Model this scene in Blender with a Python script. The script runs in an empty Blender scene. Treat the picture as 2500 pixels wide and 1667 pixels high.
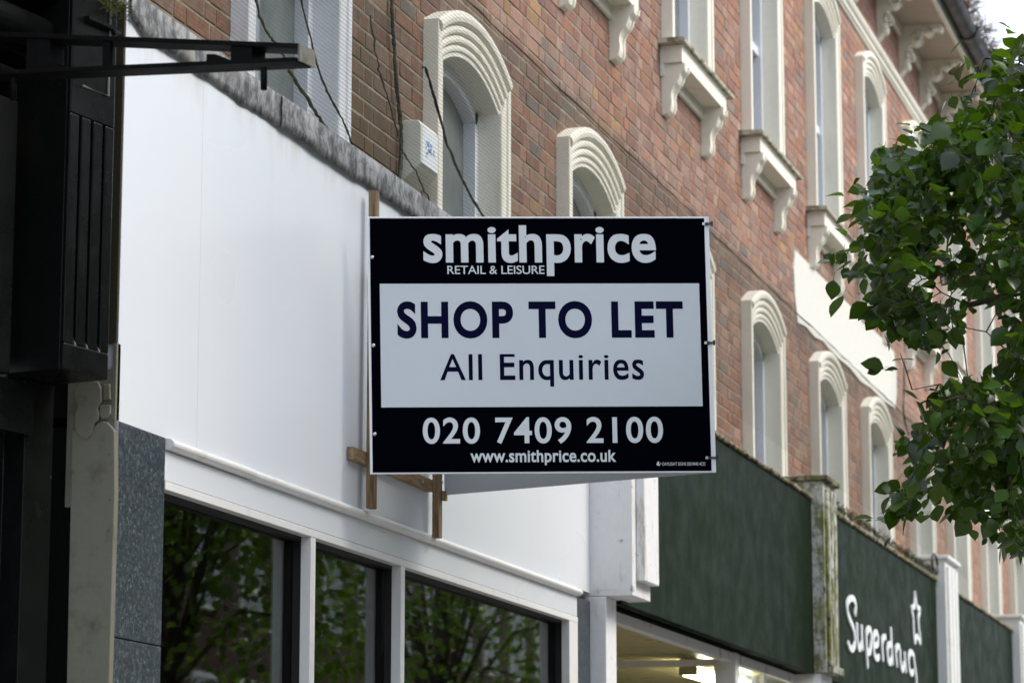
import bpy, bmesh, math, random
from mathutils import Vector, Matrix

# ------------------------------------------------------------------ camera, world, sun, exposure
scene = bpy.context.scene
col = scene.collection
R = math.radians
EYE = Vector((0.0, 0.0, 1.65))
FPX, YAW, PITCH = 7164.0, 0.29103, 0.18487            # focal length in photo pixels, heading from the wall line, upward tilt
FWD = Vector((math.cos(PITCH)*math.cos(YAW), math.cos(PITCH)*math.sin(YAW), math.sin(PITCH)))
RGT = Vector((math.sin(YAW), -math.cos(YAW), 0.0))
UPV = RGT.cross(FWD)
cam = bpy.data.cameras.new('camera'); cam.sensor_width = 36.0; cam.lens = 36.0*FPX/2500.0
cam.clip_start = 0.05; cam.clip_end = 2000.0
cam.dof.use_dof = True; cam.dof.focus_distance = 10.7; cam.dof.aperture_fstop = 5.6
camo = bpy.data.objects.new('camera', cam); col.objects.link(camo)
camo.matrix_world = Matrix.Translation(EYE) @ Matrix((RGT, UPV, -FWD)).transposed().to_4x4()
scene.camera = camo

world = bpy.data.worlds.new('World'); scene.world = world; world.use_nodes = True
wn = world.node_tree.nodes; wl = world.node_tree.links
sky = wn.new('ShaderNodeTexSky'); sky.sky_type = 'NISHITA'; sky.sun_disc = False
sky.sun_elevation = R(45); sky.sun_rotation = R(170); sky.air_density = 1.0; sky.dust_density = 4.0; sky.ozone_density = 1.0
wn['Background'].inputs['Strength'].default_value = 0.13
ctc = wn.new('ShaderNodeTexCoord'); cno = wn.new('ShaderNodeTexNoise'); cno.inputs['Scale'].default_value = 2.6; cno.inputs['Detail'].default_value = 7; cno.inputs['Roughness'].default_value = .55
cmr = wn.new('ShaderNodeMapRange'); cmr.interpolation_type = 'SMOOTHSTEP'; cmr.inputs['From Min'].default_value = .30; cmr.inputs['From Max'].default_value = .62; cmr.inputs['To Min'].default_value = .25; cmr.inputs['To Max'].default_value = .92
cmx = wn.new('ShaderNodeMixRGB'); cmx.inputs[2].default_value = (4.5, 5.0, 5.6, 1)       # bright thin cloud
wl.new(ctc.outputs['Generated'], cno.inputs['Vector']); wl.new(cno.outputs['Fac'], cmr.inputs['Value']); wl.new(cmr.outputs[0], cmx.inputs[0])
wl.new(sky.outputs[0], cmx.inputs[1]); wl.new(cmx.outputs[0], wn['Background'].inputs['Color'])

sun = bpy.data.lights.new('sun', 'SUN'); sun.energy = 1.05; sun.angle = R(22); sun.color = (1.0, 0.95, 0.87)
suno = bpy.data.objects.new('sun', sun); col.objects.link(suno)
SUNV = Vector((0.12, -0.70, 0.72)).normalized()      # towards the sun: over the street, a little ahead of the viewer
suno.rotation_euler = SUNV.to_track_quat('Z', 'Y').to_euler()

scene.view_settings.view_transform = 'Standard'; scene.view_settings.look = 'None'
scene.view_settings.exposure = 1.47; scene.view_settings.gamma = 1.0; scene.view_settings.use_curve_mapping = False
scene.cycles.use_denoising = True
scene.cycles.max_bounces = 8

# ------------------------------------------------------------------ helpers: points
def ray(px, py):
    return FWD + RGT*((px-1250)/FPX) - UPV*((py-833.5)/FPX)
def on_y(px, py, Y):
    d = ray(px, py); return EYE + d*(Y/d.y)
def on_x(px, py, X):
    d = ray(px, py); return EYE + d*(X/d.x)
def on_z(px, py, Z):
    d = ray(px, py); return EYE + d*((Z-EYE.z)/d.z)
def on_plane(px, py, P, N):
    d = ray(px, py); return EYE + d*((P-EYE).dot(N)/d.dot(N))
def at_depth(px, py, t):
    return EYE + ray(px, py)*t
def project(p):
    q = Vector(p)-EYE; z = q.dot(FWD)
    return 1250+FPX*q.dot(RGT)/z, 833.5-FPX*q.dot(UPV)/z

# ------------------------------------------------------------------ helpers: materials
def mat(name, base=(.5,.5,.5), rough=.5, spec=.5, metal=0.0):
    m = bpy.data.materials.new(name); m.use_nodes = True
    b = m.node_tree.nodes['Principled BSDF']
    b.inputs['Base Color'].default_value = (*base, 1); b.inputs['Roughness'].default_value = rough
    b.inputs['Metallic'].default_value = metal; b.inputs['Specular IOR Level'].default_value = spec
    return m
class NT:
    def __init__(s, m):
        s.m = m; s.t = m.node_tree; s.b = s.t.nodes['Principled BSDF']; s.tc = s.t.nodes.new('ShaderNodeTexCoord')
    def link(s, a, b): s.t.links.new(a, b)
    def mapping(s, scale=(1,1,1), loc=(0,0,0), src='Object'):
        n = s.t.nodes.new('ShaderNodeMapping'); n.inputs['Scale'].default_value = scale; n.inputs['Location'].default_value = loc
        s.link(s.tc.outputs[src], n.inputs['Vector']); return n.outputs[0]
    def noise(s, scale, detail=6, rough=.6, vec=None, dist=0.0):
        n = s.t.nodes.new('ShaderNodeTexNoise'); n.inputs['Scale'].default_value = scale
        n.inputs['Detail'].default_value = detail; n.inputs['Roughness'].default_value = rough; n.inputs['Distortion'].default_value = dist
        s.link(vec if vec is not None else s.tc.outputs['Object'], n.inputs['Vector']); return n.outputs['Fac']
    def voronoi(s, scale, vec=None, feature='F1'):
        n = s.t.nodes.new('ShaderNodeTexVoronoi'); n.inputs['Scale'].default_value = scale; n.feature = feature
        s.link(vec if vec is not None else s.tc.outputs['Object'], n.inputs['Vector']); return n
    def ramp(s, fac, lo, hi, a=0.0, b=1.0):
        n = s.t.nodes.new('ShaderNodeMapRange'); n.interpolation_type = 'SMOOTHSTEP'
        n.inputs['From Min'].default_value = lo; n.inputs['From Max'].default_value = hi
        n.inputs['To Min'].default_value = a; n.inputs['To Max'].default_value = b
        s.link(fac, n.inputs['Value']); return n.outputs[0]
    def math(s, op, a, b=None):
        n = s.t.nodes.new('ShaderNodeMath'); n.operation = op
        for i, v in enumerate((a, b)):
            if v is None: continue
            if isinstance(v, (int, float)): n.inputs[i].default_value = v
            else: s.link(v, n.inputs[i])
        return n.outputs[0]
    def mix(s, fac, a, b, mode='MIX'):
        n = s.t.nodes.new('ShaderNodeMixRGB'); n.blend_type = mode
        for i, v in ((0, fac), (1, a), (2, b)):
            if isinstance(v, (int, float)): n.inputs[i].default_value = v
            elif isinstance(v, (tuple, list)): n.inputs[i].default_value = (*v[:3], 1)
            else: s.link(v, n.inputs[i])
        return n.outputs[0]
    def xyz(s):
        n = s.t.nodes.new('ShaderNodeSeparateXYZ'); s.link(s.tc.outputs['Object'], n.inputs[0]); return n.outputs
    def color(s, c): s.link(c, s.b.inputs['Base Color'])
    def rough(s, c): s.link(c, s.b.inputs['Roughness'])
    def bump(s, h, strength=.3, dist=.01):
        n = s.t.nodes.new('ShaderNodeBump'); n.inputs['Strength'].default_value = strength; n.inputs['Distance'].default_value = dist
        s.link(h, n.inputs['Height']); s.link(n.outputs[0], s.b.inputs['Normal'])

M = {}
def aged(name, base, dirt, rough=.5, scale=3.0, lo=.5, hi=.75, streak=True, bump=.15, spec=.4, amount=.7, fine=None):
    """painted or rendered surface with dirt patches and vertical run marks"""
    m = mat(name, base, rough, spec); n = NT(m)
    v = n.mapping((scale, scale, scale*(.22 if streak else 1)))
    a = n.ramp(n.noise(2.2, 8, .65, v), lo, hi, 0, amount)
    b = n.noise(26, 5, .6)
    c = n.mix(a, base, dirt)
    c = n.mix(n.ramp(b, .3, .7, 0, .10), c, tuple(x*.6 for x in base))
    if fine: c = n.mix(n.ramp(n.noise(fine[1], 3, .5), fine[2], fine[2]+.06, 0, fine[3]), c, fine[0])
    n.color(c); n.bump(b, bump, .004)
    n.rough(n.ramp(n.noise(5, 4), .3, .7, max(0, rough-.08), min(1, rough+.08)))
    M[name] = m; return m

M['white_panel'] = mat('white_panel', (.72,.75,.79), .30, .14); n = NT(M['white_panel'])
c = n.mix(n.ramp(n.noise(.8, 3, .5), .35, .7), (.645,.68,.73), (.68,.70,.725)); c = n.mix(n.ramp(n.noise(3.5, 8, .7, n.mapping((1,1,.12))), .60, .80, 0, .35), c, (.60,.58,.52))
st = n.math('MULTIPLY', n.ramp(n.math('ADD', n.xyz()[2], n.math('MULTIPLY', n.noise(5, 6, .7), .25)), 4.18, 4.42), n.ramp(n.noise(9, 7, .7, n.mapping((1,1,.10))), .42, .64, 0, .6)); c = n.mix(st, c, (.40,.36,.27)); n.color(c)
n.rough(n.ramp(n.noise(.6, 2), .3, .7, .26, .34)); n.bump(n.noise(1.1, 2), .2, .02)
aged('white_trim', (.74,.735,.72), (.42,.39,.31), .42, 2.4, .52, .8, False, .06, .4, .55)
aged('white_peeling', (.74,.74,.75), (.33,.28,.20), .6, 5.0, .55, .70, True, .5, .3, .75, ((.20,.14,.09), 16, .66, .7))
aged('cream_paint', (.79,.76,.66), (.44,.41,.30), .55, 2.8, .52, .80, True, .25, .35, .5)
aged('bluish_white_paint', (.76,.77,.80), (.45,.46,.42), .5, 2.5, .5, .85, True, .1, .35, .5)
aged('white_window', (.74,.76,.82), (.55,.56,.57), .4, 3, .5, .8, True, .05, .4, .5)
aged('green_fascia', (.0085,.0165,.0085), (.015,.024,.008), .55, .9, .36, .74, True, .0, .035, .6)
aged('black_gloss', (.0042,.0050,.0047), (.022,.023,.020), .30, 3.0, .58, .85, False, .12, .13, .45, ((.25,.24,.20), 34, .74, .5))
aged('iron', (.004,.004,.0045), (.022,.016,.011), .6, 9, .55, .75, False, .4, .06, .6)
aged('iron_worn', (.13,.13,.11), (.045,.04,.03), .6, 14, .45, .7, False, .5, .4, .8)
aged('cement', (.165,.160,.125), (.085,.078,.055), .85, 5, .50, .72, False, .5, .2, .55, ((.07,.06,.04), 22, .68, .8))
aged('soffit_paint', (.46,.39,.32), (.34,.28,.21), .7, 3, .45, .8, False, .1, .2, .5)
aged('ceiling_paint', (.60,.51,.28), (.48,.40,.20), .35, 1.5, .45, .7, False, .05, .4, .5)
aged('sill_top', (.50,.47,.38), (.13,.12,.07), .8, 6, .45, .62, False, .5, .2, .9)
aged('render_white', (.66,.65,.60), (.66,.64,.56), .75, 4, .5, .8, False, .5, .2, .5)
aged('road', (.05,.05,.052), (.08,.08,.08), .85, 2, .5, .7, False, .4, .3, .6)
aged('paving', (.26,.25,.235), (.15,.145,.13), .8, 3, .5, .7, False, .3, .3, .6)
aged('roof_tile', (.10,.065,.05), (.06,.05,.04), .8, 5, .5, .7, False, .4, .3, .6)
aged('gutter', (.015,.015,.015), (.05,.04,.03), .45, 6, .5, .7, False, .2, .4, .5)
M['navy_print'] = mat('navy_print', (.0006,.0008,.0028), .5, .006)
M['ink'] = mat('ink', (.003,.0033,.022), .5, .02)
M['board_white'] = mat('board_white', (.64,.67,.70), .30, .45)
n = NT(M['board_white']); n.color(n.mix(n.ramp(n.noise(2.5, 5), .35, .75, 0, .5), (.52,.56,.60), (.485,.525,.56)))
M['print_white'] = mat('print_white', (.56,.60,.63), .35, .4)
M['board_edge'] = mat('board_edge', (.74,.76,.78), .4, .4)
M['zinc'] = mat('zinc', (.55,.56,.56), .3, .5, .9)
M['black_plastic'] = mat('black_plastic', (.012,.012,.014), .4)
M['letter_white'] = mat('letter_white', (.74,.76,.78), .4)
M['gasket'] = mat('gasket', (.006,.006,.006), .6)
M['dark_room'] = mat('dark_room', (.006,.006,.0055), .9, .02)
M['net'] = mat('net', (.075,.08,.055), .8, .05)
M['cable'] = mat('cable', (.012,.012,.013), .5)
n = NT(M['cable']); n.color(n.mix(n.ramp(n.noise(14, 4), .5, .62), (.010,.010,.011), (.05,.055,.022)))
M['moss'] = mat('moss', (.06,.075,.015), .95, .1)
n = NT(M['moss']); n.color(n.mix(n.ramp(n.noise(40, 5), .35, .65), (.035,.045,.012), (.12,.13,.03))); n.bump(n.noise(60, 4), 1, .02)
M['rope'] = mat('rope', (.085,.085,.045), .9, .1)
n = NT(M['rope']); n.color(n.mix(n.ramp(n.noise(25, 5), .35, .65), (.045,.044,.032), (.085,.09,.038))); n.bump(n.noise(70, 4), 1, .01)
M['bark'] = mat('bark', (.06,.045,.035), .9, .2)
n = NT(M['bark']); n.color(n.mix(n.ramp(n.noise(20, 6, .6, n.mapping((1,1,.2))), .35, .65), (.035,.027,.021), (.10,.08,.06))); n.bump(n.noise(30, 6, .6, n.mapping((1,1,.2))), .8, .02)
M['blue_print'] = mat('blue_print', (.06,.16,.42), .4)
M['teal_print'] = mat('teal_print', (.10,.45,.48), .4)
M['alarm_plastic'] = mat('alarm_plastic', (.74,.73,.62), .45)
n = NT(M['alarm_plastic']); n.color(n.mix(n.ramp(n.noise(9, 5), .5, .7, 0, .6), (.74,.73,.62), (.52,.50,.38)))
M['alarm_face'] = mat('alarm_face', (.74,.76,.78), .4)
M['tube'] = mat('tube', (.9,.9,.85), .4)
b = M['tube'].node_tree.nodes['Principled BSDF']; b.inputs['Emission Color'].default_value = (1,.90,.66,1); b.inputs['Emission Strength'].default_value = 12
# shop-window glass: a clear pane that mirrors the street
M['glass'] = mat('glass', (1,1,1), 0.010, .5)
b = M['glass'].node_tree.nodes['Principled BSDF']; b.inputs['Transmission Weight'].default_value = 1.0; b.inputs['IOR'].default_value = 1.34
b.inputs['Base Color'].default_value = (.72,.78,.74,1)
# upstairs panes: dirty glass over pale blinds
M['dull_glass'] = mat('dull_glass', (.115,.135,.135), .05, .6)
n = NT(M['dull_glass']); n.color(n.mix(n.ramp(n.noise(3.0, 5), .3, .7), (.10,.12,.12), (.17,.19,.185)))
# timber
M['timber'] = mat('timber', (.26,.12,.05), .7, .25)
n = NT(M['timber']); g = n.noise(9, 6, .6, n.mapping((6,6,.7)))
n.color(n.mix(n.ramp(g, .3, .7), (.13,.080,.040), (.29,.20,.115))); n.bump(g, .3, .004)
M['timber_side'] = mat('timber_side', (.26,.12,.05), .7, .25)
n = NT(M['timber_side']); g = n.noise(9, 6, .6, n.mapping((.7,6,6)))
n.color(n.mix(n.ramp(g, .3, .7), (.17,.105,.054), (.34,.235,.135))); n.bump(g, .3, .004)
M['dark_wood'] = mat('dark_wood', (.045,.036,.022), .8, .2)
# granite
M['granite'] = mat('granite', (.07,.09,.10), .28, .18)
n = NT(M['granite'])
v1 = n.voronoi(210, n.mapping((1.0,1.0,.8))); v2 = n.voronoi(95, n.mapping((1.1,1.1,.8),(3,1,2)))
sep = n.t.nodes.new('ShaderNodeSeparateColor'); n.link(v1.outputs['Color'], sep.inputs[0])
c = n.mix(n.ramp(sep.outputs[0], .1, .9), (.020,.027,.033), (.048,.060,.069))
sep2 = n.t.nodes.new('ShaderNodeSeparateColor'); n.link(v2.outputs['Color'], sep2.inputs[0])
c = n.mix(n.ramp(sep2.outputs[1], .74, .9, 0, .35), c, (.12,.15,.165))
c = n.mix(n.ramp(sep2.outputs[2], .90, .97, 0, .35), c, (.09,.06,.05))
c = n.mix(n.ramp(sep.outputs[1], .955, .975, 0, .42), c, (.30,.33,.34))
n.color(c)
# lead flashing with weather streaks
M['lead'] = mat('lead', (.26,.26,.27), .65, .4, .15)
n = NT(M['lead'])
s1 = n.noise(19, 9, .74, n.mapping((1,1,.6))); s2 = n.noise(7, 9, .72, n.mapping((.7,1,3.0),(5,2,1)))
c = n.mix(n.ramp(s1, .38, .62), (.065,.068,.072), (.32,.32,.315))
c = n.mix(n.ramp(s2, .56, .72, 0, .75), c, (.055,.058,.06))
c = n.mix(n.ramp(n.noise(4, 5), .55, .75, 0, .5), c, (.30,.28,.22))
n.color(c); n.bump(s2, .5, .01)
# mossy capping / pilaster
M['mossy_paint'] = mat('mossy_paint', (.55,.55,.48), .8, .2)
n = NT(M['mossy_paint'])
v = n.mapping((1,1,.3))
a = n.ramp(n.noise(7, 9, .72, v), .44, .60); a2 = n.ramp(n.noise(16, 8, .7), .46, .6); a3 = n.ramp(n.noise(9, 6, .7, n.mapping((1,1,.35),(4,4,4))), .57, .66)
c = n.mix(a, (.58,.58,.54), (.19,.20,.045)); c = n.mix(n.math('MULTIPLY', a2, .7), c, (.10,.10,.045)); c = n.mix(a3, c, (.03,.025,.018))
n.color(c); n.bump(n.noise(18, 8, .7), .9, .02)
M['moss_crust'] = mat('moss_crust', (.2,.18,.12), .95, .1)
n = NT(M['moss_crust'])
c = n.mix(n.ramp(n.noise(13, 8, .7), .40, .6), (.05,.042,.028), (.40,.36,.27)); c = n.mix(n.ramp(n.noise(5, 6), .48, .62, 0, .8), c, (.17,.17,.05))
n.color(c); n.bump(n.noise(20, 8, .7), 1, .03)

# bricks: colour per brick, then grain, lime bloom, soot and algae with a place of their own on the wall
def brick_material(name, src):
    m = mat(name, (.25,.1,.07), .85, .2); n = NT(m)
    if src == 'object':
        oi = n.t.nodes.new('ShaderNodeObjectInfo'); base = oi.outputs['Color']
    else:
        at = n.t.nodes.new('ShaderNodeAttribute'); at.attribute_name = 'tint'; base = at.outputs['Color']
    geo = n.t.nodes.new('ShaderNodeNewGeometry'); P = geo.outputs['Position']
    def nz(scale, detail=6, rough=.6):
        return n.noise(scale, detail, rough, P)
    c = n.mix(n.ramp(nz(18, 6, .7), .30, .70, 0, .32), base, (.40,.28,.21))
    c = n.mix(n.ramp(nz(55, 4), .35, .65, 0, .35), c, n.mix(1.0, base, (.55,.5,.5), 'MULTIPLY'))
    c = n.mix(n.ramp(nz(.9, 6, .65), .50, .74, 0, .55), c, (.20,.155,.13))
    mp = n.t.nodes.new('ShaderNodeMapping'); mp.inputs['Scale'].default_value = (1, 1, .16); n.link(P, mp.inputs['Vector'])
    c = n.mix(n.ramp(n.noise(3.2, 7, .7, mp.outputs[0]), .54, .74, 0, .6), c, (.135,.095,.08))
    c = n.mix(n.ramp(n.noise(4.4, 7, .7, mp.outputs[0]), .28, .40, .35, 0), c, (.45,.36,.30))
    sx = n.t.nodes.new('ShaderNodeSeparateXYZ'); n.link(P, sx.inputs[0])
    wob = n.math('MULTIPLY', n.math('SUBTRACT', nz(3.0, 6), .5), .9)
    # a soot band under the first-floor cornice line and algae beside the old cable
    zz = n.math('ABSOLUTE', n.math('SUBTRACT', n.math('ADD', sx.outputs[2], n.math('MULTIPLY', wob, .5)), 5.66))
    soot = n.ramp(zz, .02, .20, .55, 0)
    c = n.mix(soot, c, (.07,.055,.05))
    xx = n.math('ABSOLUTE', n.math('SUBTRACT', n.math('ADD', sx.outputs[0], wob), 11.25))
    zl = n.ramp(n.math('ADD', sx.outputs[2], wob), 4.6, 5.9, 1, 0)
    alg = n.math('MULTIPLY', n.ramp(xx, .05, .75, .75, 0), zl)
    c = n.mix(alg, c, n.mix(n.ramp(nz(7), .4, .6), (.075,.050,.030), (.060,.062,.022)))
    n.color(c); n.bump(nz(70, 5, .7), .5, .004)
    M[name] = m
brick_material('brick_single', 'object'); brick_material('brick_mass', 'attr')
M['mortar'] = mat('mortar', (.32,.28,.20), .95, .1)
n = NT(M['mortar']); c = n.mix(n.ramp(n.noise(9, 7, .7), .35, .65), (.22,.19,.135), (.35,.31,.235))
c = n.mix(n.ramp(n.noise(1.3, 5), .5, .7, 0, .5), c, (.20,.175,.11)); n.color(c); n.bump(n.noise(60, 5), .5, .006)

# leaves
def leaf_material(name, dark, light, trans):
    m = mat(name, dark, .30, .42); n = NT(m)
    oi = n.t.nodes.new('ShaderNodeObjectInfo'); at = n.t.nodes.new('ShaderNodeAttribute'); at.attribute_name = 'tint'
    f = n.math('FRACT', n.math('ADD', oi.outputs['Random'], at.outputs['Fac']))
    c = n.mix(n.math('POWER', f, 1.6), dark, light); n.color(c)
    n.rough(n.ramp(f, 0, 1, .20, .36))
    tr = n.t.nodes.new('ShaderNodeBsdfTranslucent'); n.link(n.mix(.6, c, trans), tr.inputs['Color'])
    mx = n.t.nodes.new('ShaderNodeMixShader'); mx.inputs[0].default_value = .30
    out = n.t.nodes['Material Output']
    n.link(n.b.outputs[0], mx.inputs[1]); n.link(tr.outputs[0], mx.inputs[2]); n.link(mx.outputs[0], out.inputs['Surface'])
    M[name] = m
leaf_material('leaf', (.004,.012,.004), (.036,.090,.010), (.21,.41,.006))
leaf_material('leaf_far', (.022,.055,.009), (.10,.21,.020), (.40,.68,.03))

# ------------------------------------------------------------------ helpers: meshes and objects
class MB:
    def __init__(s): s.v = []; s.f = []
    def add(s, vs, fs):
        o = len(s.v); s.v += [tuple(v) for v in vs]; s.f += [tuple(i+o for i in f) for f in fs]; return s
    def box(s, x0, x1, y0, y1, z0, z1):
        v = [(x0,y0,z0),(x1,y0,z0),(x1,y1,z0),(x0,y1,z0),(x0,y0,z1),(x1,y0,z1),(x1,y1,z1),(x0,y1,z1)]
        return s.add(v, [(0,3,2,1),(4,5,6,7),(0,1,5,4),(1,2,6,5),(2,3,7,6),(3,0,4,7)])
    def obox(s, c, ax, ay, az):                       # oriented box from centre and three half-axis vectors
        c, ax, ay, az = Vector(c), Vector(ax), Vector(ay), Vector(az)
        v = [c+ax*i+ay*j+az*k for k in (-1,1) for (i,j) in ((-1,-1),(1,-1),(1,1),(-1,1))]
        if ax.cross(ay).dot(az) < 0: return s.add(v, [(0,1,2,3),(4,7,6,5),(0,4,5,1),(1,5,6,2),(2,6,7,3),(3,7,4,0)])
        return s.add(v, [(0,3,2,1),(4,5,6,7),(0,1,5,4),(1,2,6,5),(2,3,7,6),(3,0,4,7)])
    def prism_x(s, prof, x0, x1):                     # closed profile [(y,z)] swept along x
        n = len(prof)
        v = [(x0,y,z) for y,z in prof]+[(x1,y,z) for y,z in prof]
        f = [(i, (i+1)%n, (i+1)%n+n, i+n) for i in range(n)]
        return s.add(v, f+[tuple(range(n))[::-1], tuple(range(n, 2*n))])
    def extrude(s, pts, vec):                          # closed polygon of points extruded along vec
        n = len(pts); vec = Vector(vec)
        v = [Vector(p) for p in pts]+[Vector(p)+vec for p in pts]
        return s.add(v, [(i, (i+1)%n, (i+1)%n+n, i+n) for i in range(n)]+[tuple(range(n))[::-1], tuple(range(n, 2*n))])
    def tube(s, pts, r, seg=6, cap=True):
        pts = [Vector(p) for p in pts]; rs = r if isinstance(r, (list, tuple)) else [r]*len(pts); rings = []
        for i, p in enumerate(pts):
            d = (pts[min(i+1, len(pts)-1)]-pts[max(i-1, 0)]).normalized()
            a = d.cross(Vector((0,0,1)) if abs(d.z) < .9 else Vector((1,0,0))).normalized(); b = d.cross(a)
            rings.append([p+(a*math.cos(2*math.pi*k/seg)+b*math.sin(2*math.pi*k/seg))*rs[i] for k in range(seg)])
        v = [q for rg in rings for q in rg]; f = []
        for i in range(len(pts)-1):
            for k in range(seg):
                f.append((i*seg+k, i*seg+(k+1)%seg, (i+1)*seg+(k+1)%seg, (i+1)*seg+k))
        if cap: f += [tuple(range(seg))[::-1], tuple(range((len(pts)-1)*seg, len(pts)*seg))]
        return s.add(v, f)
    def build(s, name, material, parent=None, smooth=False, bevel=0.0, origin=None, fix=True):
        o0 = Vector(parent['_o']) if parent is not None else (Vector(origin) if origin is not None else Vector((0,0,0)))
        me = bpy.data.meshes.new(name); me.from_pydata([tuple(Vector(v)-o0) for v in s.v], [], s.f); me.update()
        if fix:
            bm = bmesh.new(); bm.from_mesh(me); bmesh.ops.recalc_face_normals(bm, faces=bm.faces[:]); bm.to_mesh(me); bm.free()
        if smooth:
            for p in me.polygons: p.use_smooth = True
        me.materials.append(M[material])
        o = bpy.data.objects.new(name, me); col.objects.link(o); o['_o'] = tuple(o0)
        if parent is not None: o.parent = parent
        else: o.location = o0
        if bevel:
            md = o.modifiers.new('bevel', 'BEVEL'); md.width = bevel; md.segments = 2; md.limit_method = 'ANGLE'; md.angle_limit = R(40)
        return o
def tag(o, label=None, cat=None, group=None, kind=None):
    for k, v in (('label', label), ('category', cat), ('group', group), ('kind', kind)):
        if v: o[k] = v
    return o
def thing(name, loc, label, cat, group=None):
    o = bpy.data.objects.new(name, None); col.objects.link(o); o.location = loc; o.empty_display_size = .2
    o['_o'] = tuple(loc); return tag(o, label, cat, group)
rng = random.Random(7)

# ------------------------------------------------------------------ ground
YF, YB = 3.70, 4.00                                    # shop fascia plane and brick wall plane
tag(MB().box(-60, 160, -12.0, -2.4, -.3, 0).build('road', 'road'), kind='structure')
tag(MB().box(-60, 160, -2.4, -2.25, -.3, .125).build('kerb', 'paving', bevel=.01), kind='structure')
tag(MB().box(-60, 160, -2.25, 6.0, -.3, .12).build('pavement', 'paving'), kind='structure')
tag(MB().box(-60, 160, -60, -12.0, -.3, .12).build('ground', 'paving'), kind='structure')

# ------------------------------------------------------------------ brick building
bld = thing('brick_building', (8.0, YB, .12), 'long red brick upper floors with cream arched windows and bracketed eaves', 'building')
W1 = [9.72, 11.97, 14.14, 16.38, 18.60, 20.95, 23.10, 25.45, 27.72, 30.05, 32.35, 34.6]      # left edges of the first-floor windows
W2 = [14.20, 16.46, 18.71, 21.01, 23.19, 25.53, 27.82, 30.10, 32.4, 34.7]                    # and of the upper ones
OW, IW, RO, RI, RISE = 1.12, .90, 1.089, .88, .155
PR = .075
def opening(xl, zs, zb):                               # rectangle cut in the wall for a window
    return (xl+.07, xl+OW-.07, zb, zs+RISE-.205)
Z1, Z1B, Z2, Z2B = 5.47, 3.20, 8.41, 6.63
OPEN1 = [opening(x, Z1, Z1B) for x in W1]; OPEN2 = [opening(x, Z2, Z2B) for x in W2]
WX0, WX1, WZ0, WZ1 = 5.0, 44.0, 3.2, 9.40
wall = MB()
YM = YB+.001
def wall_rect(x0, x1, z0, z1):
    wall.add([(x0,YM,z0),(x1,YM,z0),(x1,YM,z1),(x0,YM,z1)], [(0,1,2,3)])
for ops, za, zb in ((OPEN1, WZ0, 6.1), (OPEN2, 6.1, WZ1)):
    lo, hi = ops[0][2], ops[0][3]
    if lo > za: wall_rect(WX0, WX1, za, lo)
    wall_rect(WX0, WX1, hi, zb)
    xs = WX0
    for x0, x1, _, _ in ops:
        wall_rect(xs, x0, lo, hi); xs = x1
    wall_rect(xs, WX1, lo, hi)
wall.build('wall', 'mortar', bld, fix=False)

# bricks in Flemish bond, each one a block standing proud of the mortar
PAL = [(.32,.125,.080),(.37,.155,.100),(.27,.105,.078),(.39,.185,.125),(.28,.13,.105),(.40,.21,.150),(.33,.165,.125),(.36,.135,.075)]
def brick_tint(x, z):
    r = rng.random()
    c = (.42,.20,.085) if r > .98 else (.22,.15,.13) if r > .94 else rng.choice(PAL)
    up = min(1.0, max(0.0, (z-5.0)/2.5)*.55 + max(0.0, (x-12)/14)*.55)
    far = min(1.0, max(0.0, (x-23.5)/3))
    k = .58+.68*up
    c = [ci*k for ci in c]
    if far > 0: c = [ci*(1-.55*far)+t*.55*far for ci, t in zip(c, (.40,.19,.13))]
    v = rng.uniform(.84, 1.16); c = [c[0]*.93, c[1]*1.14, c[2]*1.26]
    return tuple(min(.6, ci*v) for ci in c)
bricks = []
zc = 4.22; row = 0
while zc < WZ1-.07:
    z0, z1 = zc+.006, zc+.0695
    x = 8.3 - (.056 if row % 2 else .0) - (.1125 if row % 2 else 0); k = row % 2
    while x < 43.5:
        L = .2125 if k % 2 == 0 else .102
        spans = [(x+.005+rng.uniform(-.002,.002), x+L+.005)]
        for ops in (OPEN1, OPEN2):
            for ox0, ox1, oz0, oz1 in ops:
                if z1 < oz0-.02 or z0 > oz1+.01: continue
                ns = []
                for a, b_ in spans:
                    if b_ <= ox0+.01 or a >= ox1-.01: ns.append((a, b_)); continue
                    if a < ox0-.01: ns.append((a, ox0+.01))
                    if b_ > ox1+.01: ns.append((ox1-.01, b_))
                spans = ns
        for a, b_ in spans:
            if b_-a > .02: bricks.append((a, b_, z0+rng.uniform(-.002,.002), z1+rng.uniform(-.002,.002), rng.uniform(-.0018,.0012)))
        x += L+.010; k += 1
    zc += .075; row += 1
def covered(a, b_, z0, z1):
    xm = (a+b_)/2
    for xs, zs, zb in [(x, Z1, Z1B) for x in W1]+[(x, Z2, Z2B) for x in W2]:
        if xs-.005 <= a and b_ <= xs+OW+.005 and zb-.15 < z0 and z1 < zs+.02: return True
    return False
def in_frame(b_):
    px, py = project(((b_[0]+b_[1])/2, YB, (b_[2]+b_[3])/2))
    if not (330 < px < 2500 and -10 < py < 1667): return False
    if covered(*b_[:4]): return False
    if b_[3] < 4.47: return False
    if 895 < px < 1750 and 529 < py < 1160: return False
    return True
cand = sorted([i for i, b_ in enumerate(bricks) if in_frame(b_)], key=lambda i: (bricks[i][0]**2)/((bricks[i][1]-bricks[i][0])))
single = set(cand[:295])
mesh_cache = {}
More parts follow.
